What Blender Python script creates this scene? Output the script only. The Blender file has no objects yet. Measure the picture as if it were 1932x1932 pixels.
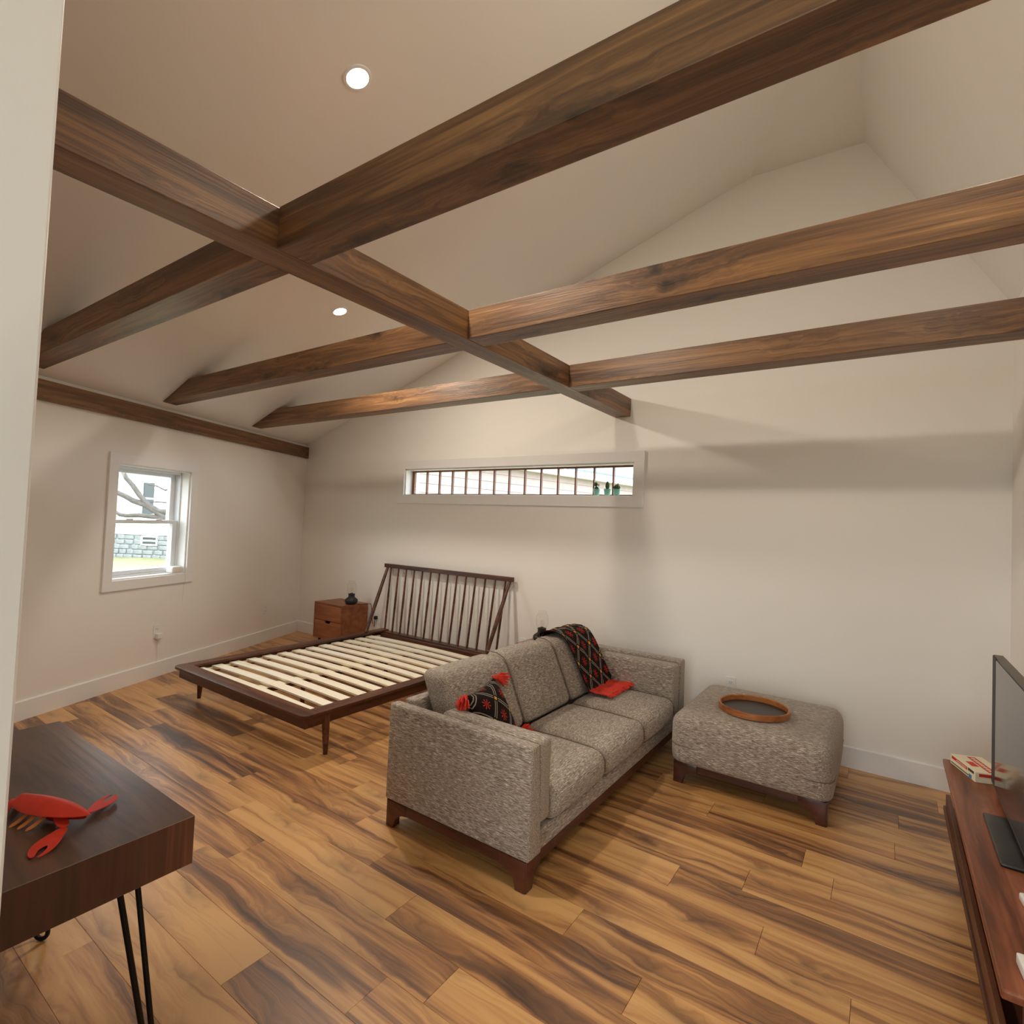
import bpy, bmesh, math, random
from mathutils import Vector, Matrix
random.seed(7)
SC = bpy.context.scene
COL = SC.collection
R = math.radians

# ------------------------------------------------------------------ camera
cam_d = bpy.data.cameras.new('camera')
cam = bpy.data.objects.new('camera', cam_d)
COL.objects.link(cam)
SC.camera = cam
cam_d.sensor_fit = 'HORIZONTAL'
cam_d.sensor_width = 36.0
cam_d.lens = 36.0 * 1021.017 / 1932
cam_d.shift_x = (966 - 968.92) / 1932
cam_d.shift_y = (952.385 - 966) / 1932
cam_d.clip_start = 0.05
cam_d.clip_end = 300
_ri = Vector((0.82224214, 0.56766873, 0.04086652))
_up = Vector((-0.01483117, -0.05040836, 0.99861856))
_fw = Vector((-0.56894455, 0.82171236, 0.03302869))
_m = Matrix((_ri, _up, -_fw)).transposed().to_4x4()
_m.translation = Vector((5.89436818, -3.99899712, 1.42))
cam.matrix_world = _m

# ------------------------------------------------------------------ colour management, world, daylight
SC.view_settings.view_transform = 'Standard'
SC.view_settings.look = 'None'
SC.view_settings.exposure = 0.38
SC.view_settings.gamma = 1.0
SC.view_settings.use_curve_mapping = False
SC.cycles.use_denoising = True
SC.cycles.max_bounces = 10
SC.cycles.diffuse_bounces = 6
SC.cycles.glossy_bounces = 4
SC.cycles.transmission_bounces = 8
SC.cycles.transparent_max_bounces = 12
SC.cycles.caustics_reflective = False
SC.cycles.caustics_refractive = False
SC.cycles.sample_clamp_indirect = 6.0

SKY = (0.93, 0.965, 1.0)
SKY_STRENGTH = 5.6
LAMP_W = 15.0
LAMP_COL = (1.0, 0.885, 0.74)
world = bpy.data.worlds.new('sky')
SC.world = world
world.use_nodes = True
_bg = world.node_tree.nodes['Background']
_bg.inputs['Color'].default_value = (*SKY, 1)
_bg.inputs['Strength'].default_value = SKY_STRENGTH

# ------------------------------------------------------------------ room constants (metres)
AL = 0.4141422400041672                      # the left wall stands askew to the gable wall
SA, CA = math.sin(AL), math.cos(AL)
XR = 6.455                                   # right wall
YB = -6.0                                    # wall behind the camera
ZE, KK = 2.266, 0.3616                       # left eave and slope
PKX, PKZ, MR = 5.74, 3.94, 1.68              # flat ceiling / right slope
def lw(s, off, z):
    """point on the left wall: s along it from the far corner, off into the room"""
    return Vector((s * SA + off * CA, -s * CA + off * SA, z))
def ceil_left(x, y): return ZE + KK * (x * CA + y * SA)
def x_on_left(y, z): return ((z - ZE) / KK - y * SA) / CA

# ------------------------------------------------------------------ mesh building
class MB:
    def __init__(self):
        self.bm = bmesh.new()
        self.uv = None
    def raw(self, verts, faces):
        vs = [self.bm.verts.new(v) for v in verts]
        for f in faces:
            try: self.bm.faces.new([vs[i] for i in f])
            except ValueError: pass
        return vs
    def box(self, x0, x1, y0, y1, z0, z1, bevel=0.0, seg=2, mat=None):
        t = bmesh.new()
        bmesh.ops.create_cube(t, size=1.0)
        for v in t.verts:
            v.co = Vector((x0 + (v.co.x + .5) * (x1 - x0), y0 + (v.co.y + .5) * (y1 - y0), z0 + (v.co.z + .5) * (z1 - z0)))
        if bevel > 0:
            bmesh.ops.bevel(t, geom=list(t.edges), offset=bevel, segments=seg, profile=0.5, affect='EDGES', clamp_overlap=True)
        self._merge(t, mat)
        return self
    def _merge(self, t, mat=None):
        if mat is not None: t.transform(mat)
        m = bpy.data.meshes.new('tmp'); t.to_mesh(m); t.free()
        self.bm.from_mesh(m); bpy.data.meshes.remove(m)
    def prism(self, poly, fn, d0, d1, bevel=0.0, seg=2):
        """poly: 2-D outline; fn(a, b, d) -> 3-D point; extruded from d0 to d1"""
        t = bmesh.new()
        n = len(poly)
        lo = [t.verts.new(fn(a, b, d0)) for a, b in poly]
        hi = [t.verts.new(fn(a, b, d1)) for a, b in poly]
        t.faces.new(lo); t.faces.new(hi[::-1])
        for i in range(n):
            j = (i + 1) % n
            t.faces.new((lo[j], lo[i], hi[i], hi[j]))
        bmesh.ops.recalc_face_normals(t, faces=t.faces)
        if bevel > 0:
            bmesh.ops.bevel(t, geom=list(t.edges), offset=bevel, segments=seg, profile=0.5, affect='EDGES', clamp_overlap=True)
        self._merge(t)
        return self
    def tube(self, pts, rad, n=8, closed=False):
        pts = [Vector(p) for p in pts]
        m = len(pts)
        rads = rad if isinstance(rad, (list, tuple)) else [rad] * m
        rings = []
        prev = None
        for i, p in enumerate(pts):
            if closed: d = (pts[(i + 1) % m] - pts[i - 1]).normalized()
            elif i == 0: d = (pts[1] - p).normalized()
            elif i == m - 1: d = (p - pts[i - 1]).normalized()
            else: d = (pts[i + 1] - pts[i - 1]).normalized()
            if prev is None:
                ref = Vector((0, 0, 1)) if abs(d.z) < .9 else Vector((1, 0, 0))
                a = d.cross(ref).normalized()
            else:
                a = (prev - d * prev.dot(d)).normalized()
            prev = a
            b = d.cross(a)
            rings.append([self.bm.verts.new(p + (a * math.cos(2 * math.pi * k / n) + b * math.sin(2 * math.pi * k / n)) * rads[i]) for k in range(n)])
        for i in range(m if closed else m - 1):
            r0, r1 = rings[i], rings[(i + 1) % m]
            for k in range(n):
                self.bm.faces.new((r0[k], r0[(k + 1) % n], r1[(k + 1) % n], r1[k]))
        if not closed:
            self.bm.faces.new(rings[0][::-1]); self.bm.faces.new(rings[-1])
        return self
    def lathe(self, prof, n=24, c=(0, 0, 0), sx=1.0, sy=1.0):
        c = Vector(c)
        rings = []
        for r, z in prof:
            if r < 1e-6: rings.append([self.bm.verts.new(c + Vector((0, 0, z)))])
            else: rings.append([self.bm.verts.new(c + Vector((r * sx * math.cos(2 * math.pi * k / n), r * sy * math.sin(2 * math.pi * k / n), z))) for k in range(n)])
        for a, b in zip(rings, rings[1:]):
            for k in range(n):
                k2 = (k + 1) % n
                if len(a) == 1 and len(b) == 1: continue
                if len(a) == 1: self.bm.faces.new((a[0], b[k2], b[k]))
                elif len(b) == 1: self.bm.faces.new((a[k], a[k2], b[0]))
                else: self.bm.faces.new((a[k], a[k2], b[k2], b[k]))
        return self
    def cushion(self, cx, cy, cz, sx, sy, sz, r, puff=(0, 0, 0), shear=0.0, n=7):
        """rounded, slightly stuffed block; shear moves x by -shear per unit of z"""
        h = (sx / 2, sy / 2, sz / 2)
        def axis(hh):
            a = [-hh + r * q for q in (0, .15, .35, .6, 1)]
            mid = [(-hh + r) + (2 * hh - 2 * r) * k / n for k in range(1, n)]
            return a + mid + [-q for q in a[::-1]]
        ax = [axis(q) for q in h]
        cache = {}
        def vert(p):
            key = tuple(round(q, 6) for q in p)
            if key in cache: return cache[key]
            q = [max(-(h[i] - r), min(h[i] - r, p[i])) for i in range(3)]
            d = Vector([p[i] - q[i] for i in range(3)])
            L = d.length
            if L > 1e-9: d = d / L * r
            o = Vector(q) + d
            u = [p[i] / h[i] for i in range(3)]
            w = [(1 - u[(i + 1) % 3] ** 2) * (1 - u[(i + 2) % 3] ** 2) for i in range(3)]
            for i in range(3):
                o[i] += puff[i] * w[i] * (1 if u[i] > 0 else -1) * abs(u[i])
            o.x -= shear * o.z
            cache[key] = self.bm.verts.new(o + Vector((cx, cy, cz)))
            return cache[key]
        for i in range(3):
            j, k = (i + 1) % 3, (i + 2) % 3
            for s in (-1, 1):
                for a in range(len(ax[j]) - 1):
                    for b in range(len(ax[k]) - 1):
                        quad = []
                        for (da, db) in ((0, 0), (1, 0), (1, 1), (0, 1)):
                            p = [0, 0, 0]
                            p[i] = s * h[i]; p[j] = ax[j][a + da]; p[k] = ax[k][b + db]
                            quad.append(vert(p))
                        self.bm.faces.new(quad if s > 0 else quad[::-1])
        return self
    def grid(self, nu, nv, fn, uvfn=None, flip=False):
        if uvfn and self.uv is None: self.uv = self.bm.loops.layers.uv.new('UVMap')
        vs = [[self.bm.verts.new(fn(i / nu, j / nv)) for j in range(nv + 1)] for i in range(nu + 1)]
        for i in range(nu):
            for j in range(nv):
                idx = [(i, j), (i + 1, j), (i + 1, j + 1), (i, j + 1)]
                if flip: idx = idx[::-1]
                f = self.bm.faces.new([vs[a][b] for a, b in idx])
                if uvfn:
                    for l, (a, b) in zip(f.loops, idx): l[self.uv].uv = uvfn(a / nu, b / nv)
        return vs
    def mesh(self, name, smooth=None):
        me = bpy.data.meshes.new(name)
        bmesh.ops.recalc_face_normals(self.bm, faces=self.bm.faces)
        self.bm.to_mesh(me); self.bm.free()
        if smooth is not None:
            me.polygons.foreach_set('use_smooth', [True] * len(me.polygons))
            me.set_sharp_from_angle(angle=R(smooth))
        return me

def obj(name, mb, mat, parent=None, smooth=None, loc=None, rot=None):
    me = mb.mesh(name, smooth) if isinstance(mb, MB) else mb
    if mat is not None and not me.materials: me.materials.append(mat)
    o = bpy.data.objects.new(name, me)
    COL.objects.link(o)
    if parent is not None: o.parent = parent
    if loc is not None: o.location = loc
    if rot is not None: o.rotation_euler = rot
    return o
def tag(o, label, cat, group=None, kind=None):
    o['label'] = label; o['category'] = cat
    if group: o['group'] = group
    if kind: o['kind'] = kind
    return o
def thing(name, label, cat, loc=(0, 0, 0), rotz=0.0, group=None):
    o = bpy.data.objects.new(name, None)
    COL.objects.link(o)
    o.empty_display_size = .1
    o.location = loc; o.rotation_euler = (0, 0, rotz)
    return tag(o, label, cat, group)
def struct(name, mb, mat, parent=None, smooth=None):
    o = obj(name, mb, mat, parent, smooth)
    if parent is None: o['kind'] = 'structure'
    return o
def sgroup(name):
    o = bpy.data.objects.new(name, None); COL.objects.link(o); o['kind'] = 'structure'
    return o
def dup(root, loc, rotz=None, label=None, group=None):
    c = root.copy(); COL.objects.link(c); c.location = loc
    if rotz is not None: c.rotation_euler = (0, 0, rotz)
    if label: c['label'] = label
    if group: c['group'] = group
    for ch in list(root.children):
        d = ch.copy(); COL.objects.link(d); d.parent = c
        for g in list(ch.children):
            e = g.copy(); COL.objects.link(e); e.parent = d
    return c

# ------------------------------------------------------------------ materials
class NT:
    """tiny node-expression helper"""
    def __init__(self, name):
        self.m = bpy.data.materials.new(name); self.m.use_nodes = True
        self.t = self.m.node_tree; self.n = self.t.nodes; self.l = self.t.links
        self.b = self.n['Principled BSDF']
    def node(self, typ, **kw):
        x = self.n.new(typ)
        for k, v in kw.items(): setattr(x, k, v)
        return x
    def put(self, sock, v):
        if isinstance(v, (int, float)): sock.default_value = v
        elif isinstance(v, (tuple, list)):
            sock.default_value = (*v, 1) if len(v) == 3 and len(sock.default_value) == 4 else v
        else: self.l.new(v, sock)
    def math(self, op, a, b=0.0, c=None, clamp=False):
        x = self.node('ShaderNodeMath', operation=op, use_clamp=clamp)
        self.put(x.inputs[0], a); self.put(x.inputs[1], b)
        if c is not None: self.put(x.inputs[2], c)
        return x.outputs[0]
    def vmath(self, op, a, b):
        x = self.node('ShaderNodeVectorMath', operation=op)
        self.put(x.inputs[0], a); self.put(x.inputs[1], b)
        return x.outputs[0]
    def coord(self, which='Object'): return self.node('ShaderNodeTexCoord').outputs[which]
    def noise(self, vec, scale=1.0, detail=2.0, rough=.5, dist=0.0, out='Fac'):
        x = self.node('ShaderNodeTexNoise')
        self.put(x.inputs['Vector'], vec); self.put(x.inputs['Scale'], scale)
        x.inputs['Detail'].default_value = detail; x.inputs['Roughness'].default_value = rough
        x.inputs['Distortion'].default_value = dist
        return x.outputs[out]
    def ramp(self, fac, stops, interp='LINEAR'):
        x = self.node('ShaderNodeValToRGB'); self.put(x.inputs[0], fac)
        e = x.color_ramp.elements; x.color_ramp.interpolation = interp
        while len(e) < len(stops): e.new(0.5)
        for k, (p, c) in zip(e, stops):
            k.position = p; k.color = (*c, 1)
        return x.outputs[0]
    def mix(self, fac, a, b, mode='MIX'):
        x = self.node('ShaderNodeMix', data_type='RGBA', blend_type=mode)
        self.put(x.inputs[0], fac); self.put(x.inputs[6], a); self.put(x.inputs[7], b)
        return x.outputs[2]
    def bump(self, h, strength=.2, dist=.01):
        x = self.node('ShaderNodeBump'); x.inputs['Strength'].default_value = strength; x.inputs['Distance'].default_value = dist
        self.put(x.inputs['Height'], h); self.l.new(x.outputs[0], self.b.inputs['Normal'])
    def set(self, color=None, rough=None, metal=None, spec=None, **kw):
        if color is not None: self.put(self.b.inputs['Base Color'], color)
        if rough is not None: self.put(self.b.inputs['Roughness'], rough)
        if metal is not None: self.put(self.b.inputs['Metallic'], metal)
        if spec is not None: self.put(self.b.inputs['Specular IOR Level'], spec)
        for k, v in kw.items(): self.put(self.b.inputs[k.replace('_', ' ')], v)
        return self.m

def srgb(r, g, b):
    f = lambda c: (c / 255) / 12.92 if c / 255 <= .04045 else ((c / 255 + .055) / 1.055) ** 2.4
    return (f(r), f(g), f(b))

def mat_plain(name, color, rough=.5, metal=0.0, spec=.5, var=.06, scale=20.0):
    t = NT(name)
    n = t.noise(t.coord(), scale, 3)
    c2 = tuple(max(0, q * (1 - var)) for q in color); c1 = tuple(min(1, q * (1 + var)) for q in color)
    return t.set(t.ramp(n, [(.3, c2), (.7, c1)]), rough, metal, spec)

def mat_paint(name, color, rough=.7, spec=.3):
    t = NT(name)
    co = t.coord()
    n = t.noise(co, 1.3, 3)
    c1 = tuple(q * .985 for q in color)
    t.bump(t.noise(co, 260, 2), .05, .002)
    return t.set(t.ramp(n, [(.35, c1), (.65, color)]), rough, spec=spec)

def mat_wood(name, stops, vec=(1.2, 16, 16), fine=(3, 120, 120), rough=.45, spec=.4, dist=1.0, knots=0.0, bump=.15, tone=False, off=0.0, gain=1.7, broad=.35):
    """grain runs along local x"""
    t = NT(name)
    co = t.coord()
    info = t.node('ShaderNodeObjectInfo')
    co = t.vmath('ADD', co, t.vmath('MULTIPLY', info.outputs['Random'], (37.0, 11.0, 23.0)) if not tone else t.vmath('MULTIPLY', info.outputs['Color'], (0.0, 61.0, 37.0)))
    if off: co = t.vmath('ADD', co, (off, off, off))
    k = None
    if knots:
        v = t.node('ShaderNodeTexVoronoi', feature='F1', voronoi_dimensions='2D' if tone else '3D')
        w = t.vmath('ADD', t.vmath('MULTIPLY', co, (1.5, 6.2, 6.2)), t.vmath('MULTIPLY', t.noise(co, 11, 2, out='Color'), (.30, .45, .45)))
        t.l.new(w, v.inputs['Vector']); v.inputs['Scale'].default_value = 1.0
        near = t.math('SUBTRACT', 1.0, t.math('MULTIPLY', v.outputs['Distance'], 2.2 if tone else 1.9), clamp=True)
        k = t.math('MULTIPLY', t.math('POWER', near, 3.5), knots * 1.6, clamp=True)
        comb = t.node('ShaderNodeCombineXYZ'); sw = t.math('MULTIPLY', t.math('POWER', near, 1.5), .045)
        t.l.new(sw, comb.inputs[1]); t.l.new(sw, comb.inputs[2])
        co = t.vmath('ADD', co, comb.outputs[0])
    g = t.noise(t.vmath('MULTIPLY', co, vec), 1.0, 5, .55, dist)
    f = t.noise(t.vmath('MULTIPLY', co, fine), 1.0, 2)
    wv = t.noise(t.vmath('MULTIPLY', co, tuple(q * .42 for q in vec)), 1.0, 2, .5, .6)
    fac = t.math('ADD', t.math('MULTIPLY', g, 1 - broad), t.math('MULTIPLY', wv, broad))
    fac = t.math('ADD', t.math('MULTIPLY', t.math('SUBTRACT', fac, .5), gain), .5)
    fac = t.math('ADD', fac, t.math('MULTIPLY', t.math('SUBTRACT', f, .5), .30))
    if tone:
        sep = t.node('ShaderNodeSeparateColor'); t.l.new(info.outputs['Color'], sep.inputs[0])
        fac = t.math('ADD', fac, t.math('MULTIPLY', t.math('SUBTRACT', sep.outputs[0], .5), .42))
    col = t.ramp(fac, stops)
    if knots:
        col = t.mix(k, col, stops[-1][1] if not tone else tuple(q * .75 for q in stops[-1][1]))
    if bump: t.bump(t.math('ADD', t.math('MULTIPLY', g, .6), t.math('MULTIPLY', f, .5)), bump, .004)
    return t.set(col, rough, spec=spec)

M = {}
M['wall'] = mat_paint('cream_wall_paint', (0.86, 0.838, 0.80))
M['ceiling'] = mat_paint('ceiling_paint', (0.86, 0.835, 0.795))
M['trim'] = mat_paint('white_trim_paint', (0.86, 0.86, 0.86), .45, .4)
M['plastic_white'] = mat_plain('white_plastic', (.82, .82, .80), .35, var=.02)
M['sash'] = mat_plain('white_vinyl_sash', (.74, .77, .80), .4, var=.02)
M['floor'] = mat_wood('plank_floor_grain', [(.22, srgb(212, 164, 104)), (.42, srgb(194, 143, 86)), (.55, srgb(162, 112, 66)), (.68, srgb(120, 79, 47)), (.86, srgb(66, 44, 29))],
                      (.80, 13.0, 1.0), (3.5, 95, 1), .45, .5, 1.3, knots=.32, bump=.06, tone=True, gain=2.0)
M['floor'].node_tree.nodes['Principled BSDF'].inputs['Specular IOR Level'].default_value = .5
M['floor'].node_tree.nodes['Principled BSDF'].inputs['Coat Weight'].default_value = .55
M['floor'].node_tree.nodes['Principled BSDF'].inputs['Coat Roughness'].default_value = .38
M['subfloor'] = mat_plain('dark_joint', (.03, .02, .012), .9)
M['beam'] = mat_wood('stained_beam', [(.12, srgb(170, 128, 84)), (.38, srgb(134, 97, 64)), (.55, srgb(106, 76, 53)), (.72, srgb(80, 58, 43)), (.92, srgb(48, 36, 30))],
                     (1.0, 24, 24), (5, 150, 150), .42, .5, 1.6, knots=.9, bump=.35, gain=1.5)
M['bed'] = mat_wood('dark_walnut_bed', [(.3, srgb(112, 66, 44)), (.55, srgb(80, 46, 32)), (.8, srgb(46, 26, 18))], (1.5, 20, 20), (5, 150, 150), .38, .5)
M['pine'] = mat_wood('pale_pine_slat', [(.3, srgb(255, 250, 236)), (.65, srgb(250, 240, 214)), (.95, srgb(226, 198, 152))], (1.0, 14, 14), (4, 110, 110), .55, .3, knots=.35)
M['walnut_leg'] = mat_wood('walnut_sofa_base', [(.3, srgb(96, 52, 36)), (.6, srgb(74, 40, 28)), (.85, srgb(46, 26, 20))], (1.5, 18, 18), (5, 140, 140), .35, .5)
M['nightstand'] = mat_wood('orange_brown_nightstand', [(.3, srgb(164, 104, 66)), (.55, srgb(142, 84, 52)), (.85, srgb(108, 62, 38))], (1.6, 12, 12), (6, 120, 120), .4, .4, .7)
M['console'] = mat_wood('red_walnut_console', [(.28, srgb(168, 104, 72)), (.5, srgb(136, 78, 50)), (.72, srgb(96, 52, 32))], (1.2, 9, 9), (4, 90, 90), .38, .4, 1.6)
M['console_dark'] = mat_wood('dark_walnut_console', [(.3, srgb(110, 66, 42)), (.6, srgb(84, 48, 30)), (.85, srgb(52, 30, 20))], (1.2, 12, 12), (4, 90, 90), .45, .4)
M['desk'] = mat_wood('dark_walnut_desk', [(.14, srgb(176, 122, 80)), (.30, srgb(124, 90, 70)), (.55, srgb(100, 75, 62)), (.85, srgb(66, 48, 40))], (.9, 8, 8), (4, 80, 80), .36, .6, 1.8)
M['desk_front'] = mat_wood('dark_walnut_desk_front', [(.18, srgb(132, 84, 60)), (.42, srgb(86, 54, 40)), (.8, srgb(50, 32, 26))], (9, 9, .9), (70, 70, 3), .36, .5, 1.2)
M['black_metal'] = mat_plain('black_metal', (.012, .011, .011), .4, 0.6)
M['black'] = mat_plain('black_matte', (.014, .013, .013), .55)
M['brown_muntin'] = mat_plain('brown_stained_muntin', srgb(112, 66, 40), .5, var=.15, scale=40)
M['rubber'] = mat_plain('black_cord_rubber', (.01, .01, .01), .6)
M['lamp_base'] = mat_plain('anthracite_lamp_base', srgb(38, 38, 40), .5)
M['pot'] = mat_plain('mint_glazed_pot', srgb(140, 200, 185), .35, var=.03)
M['cactus'] = mat_plain('green_cactus', srgb(58, 92, 62), .7, var=.25, scale=60)
M['spines'] = mat_plain('pale_cactus_spines', srgb(220, 216, 196), .8)
M['tray_rim'] = mat_wood('tray_rim_wood', [(.3, srgb(190, 120, 66)), (.6, srgb(164, 96, 50)), (.85, srgb(120, 66, 34))], (2, 20, 20), (6, 90, 90), .35, .5)
M['tray_base'] = mat_plain('tray_dark_base', srgb(44, 38, 33), .4, var=.1)
M['red_tassel'] = mat_plain('coral_red_yarn', srgb(222, 62, 44), .9, var=.25, scale=90)
M['screen'] = mat_plain('glossy_dark_screen', (.018, .018, .02), .10, spec=.9)
M['tv_case'] = mat_plain('tv_black_case', (.02, .019, .018), .35)
M['tv_edge'] = mat_plain('tv_grey_edge', srgb(96, 86, 74), .4, metal=.4)
M['paper'] = mat_plain('cream_box_card', srgb(236, 226, 196), .6, var=.03)
M['paper_red'] = mat_plain('red_box_print', srgb(206, 48, 34), .6, var=.05)
M['paper_blue'] = mat_plain('blue_box_print', srgb(60, 130, 170), .6, var=.05)
M['paper_dark'] = mat_plain('dark_box_print', srgb(60, 56, 48), .6, var=.05)
M['lob_red'] = mat_plain('red_card', srgb(236, 70, 52), .55, var=.12, scale=12)
M['lob_dark'] = mat_plain('dark_red_card', srgb(168, 26, 20), .6, var=.12, scale=12)
M['lob_orange'] = mat_plain('orange_card', srgb(240, 150, 84), .55, var=.12, scale=12)

def mat_fabric(name, vec):
    t = NT(name)
    co = t.coord()
    s = t.noise(t.vmath('MULTIPLY', co, vec), 1.0, 3, .6, .3)
    w = t.noise(co, 420, 2)
    fac = t.math('ADD', s, t.math('MULTIPLY', t.math('SUBTRACT', w, .5), .30))
    c = t.ramp(fac, [(.26, srgb(84, 74, 66)), (.43, srgb(142, 129, 117)), (.55, srgb(170, 157, 143)), (.66, srgb(212, 205, 195)), (.76, srgb(240, 235, 228))])
    t.bump(fac, .55, .004)
    return t.set(c, .92, spec=.15, Sheen_Weight=.25)
M['seam'] = mat_plain('dark_seam_piping', srgb(120, 106, 92), .95, var=.2, scale=150)
M['fab_x'] = mat_fabric('tweed_slub_x', (42, 300, 300))
M['fab_y'] = mat_fabric('tweed_slub_y', (300, 42, 300))

def mat_embroidery(name):
    """black cloth: lattice of paired grey lines, yellow blocks at the crossings, red stars in the fields (UV)"""
    t = NT(name)
    sep = t.node('ShaderNodeSeparateXYZ'); t.l.new(t.coord('UV'), sep.inputs[0])
    u, v = sep.outputs[0], sep.outputs[1]
    p = t.math('ADD', u, t.math('MULTIPLY', v, .62)); q = t.math('SUBTRACT', u, t.math('MULTIPLY', v, .62))
    fp = t.math('SUBTRACT', t.math('FRACT', p), .5); fq = t.math('SUBTRACT', t.math('FRACT', q), .5)
    ap, aq = t.math('ABSOLUTE', fp), t.math('ABSOLUTE', fq)
    def band(a, c, w): return t.math('LESS_THAN', t.math('ABSOLUTE', t.math('SUBTRACT', a, c)), w)
    far = t.math('GREATER_THAN', t.math('MAXIMUM', ap, aq), .14)
    lines = t.math('MULTIPLY', t.math('MAXIMUM', band(ap, .052, .019), band(aq, .052, .019)), far)
    block = t.math('LESS_THAN', t.math('MAXIMUM', ap, aq), .075)
    gp = t.math('SUBTRACT', t.math('FRACT', t.math('ADD', p, .5)), .5); gq = t.math('SUBTRACT', t.math('FRACT', t.math('ADD', q, .5)), .5)
    x = t.math('ADD', gp, gq); y = t.math('SUBTRACT', gp, gq)
    rr = t.math('SQRT', t.math('ADD', t.math('MULTIPLY', x, x), t.math('MULTIPLY', y, y)))
    th = t.math('ARCTAN2', y, x)
    ray = t.math('GREATER_THAN', t.math('COSINE', t.math('MULTIPLY', th, 8.0)), t.math('SUBTRACT', t.math('MULTIPLY', rr, 2.6), .05))
    star = t.math('MULTIPLY', ray, t.math('LESS_THAN', rr, .31))
    weave = t.noise(t.coord(), 300, 2)
    c = t.ramp(weave, [(.3, srgb(24, 18, 18)), (.7, srgb(44, 34, 32))])
    c = t.mix(lines, c, srgb(166, 156, 146)); c = t.mix(star, c, srgb(206, 58, 44)); c = t.mix(block, c, srgb(226, 168, 70))
    t.bump(weave, .3, .002)
    return t.set(c, .9, spec=.15)
M['embroidery'] = mat_embroidery('embroidered_black_cloth')

def mat_glass(name, tint=(1, 1, 1), rough=0.0):
    t = NT(name)
    n = t.n; n.remove(t.b)
    tr = t.node('ShaderNodeBsdfTransparent'); tr.inputs[0].default_value = (*tint, 1)
    gl = t.node('ShaderNodeBsdfGlossy'); gl.inputs['Roughness'].default_value = .02
    fr = t.node('ShaderNodeLayerWeight'); fr.inputs[0].default_value = .5
    fac = t.math('ADD', t.math('MULTIPLY', t.math('POWER', fr.outputs['Facing'], 4.0), .55), .04, clamp=True)
    mx = t.node('ShaderNodeMixShader')
    t.l.new(fac, mx.inputs[0]); t.l.new(tr.outputs[0], mx.inputs[1]); t.l.new(gl.outputs[0], mx.inputs[2])
    t.l.new(mx.outputs[0], n['Material Output'].inputs[0])
    return t.m
M['glass'] = mat_glass('clear_pane_glass', (.97, .99, .98))
M['lampglass'] = mat_glass('clear_lamp_glass', (.98, .98, .97))

def mat_emit(name, color, strength):
    t = NT(name)
    t.set((0, 0, 0), .5)
    t.b.inputs['Emission Color'].default_value = (*color, 1)
    t.b.inputs['Emission Strength'].default_value = strength
    return t.m
M['led'] = mat_emit('lit_downlight_lens', (1.0, .88, .68), 14)

# outdoors
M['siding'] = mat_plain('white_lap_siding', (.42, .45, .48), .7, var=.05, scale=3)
M['stone'] = mat_plain('grey_rubble_foundation', (.22, .24, .25), .9, var=.4, scale=2.2)
M['grass'] = mat_plain('pale_dry_lawn', (.20, .21, .105), .95, var=.25, scale=1.2)
M['gravel'] = mat_plain('pale_gravel', (.30, .28, .23), .95, var=.3, scale=8)
M['bark'] = mat_plain('grey_bark', (.085, .075, .07), .9, var=.3)
M['brick'] = mat_plain('pale_pink_siding', (.40, .33, .33), .8, var=.06, scale=4)
M['roofing'] = mat_plain('blue_grey_roofing', (.16, .20, .25), .8, var=.15, scale=6)
M['pane_dark'] = mat_plain('dark_far_pane', (.03, .045, .05), .2)

# ------------------------------------------------------------------ floor with planks
fl = struct('floor', MB().box(-.25, XR + .2, YB - .2, .2, -.06, -.0105), M['subfloor'])
PITCH, PLEN = .1612, 1.1015
OFFS = {0: 5.174, 2: 5.733, 4: 5.195, 5: 5.548, 6: 5.824, 7: 4.99, 8: 5.277, 9: 4.452, 10: 4.794, 12: 4.272, -1: 5.943}
LIGHT = {(12, -1): .05, (12, 0): .72, (10, 0): .08, (9, -1): .10, (8, 0): .12, (8, -1): .62, (7, -1): .10, (7, 0): .55, (10, -1): .50, (9, 0): .42,
         (8, -2): .45, (4, 0): .66, (4, -1): .12, (5, 0): .18, (5, -1): .25, (2, -1): .2, (2, 0): .22, (0, 0): .55, (0, -1): .2, (6, -1): .3, (6, 0): .3, (-1, 0): .25, (11, -1): .4, (11, 0): .5}
plank_cache = {}
y_top = -.997 + 7 * PITCH                    # first joint line inside the gable wall
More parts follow.
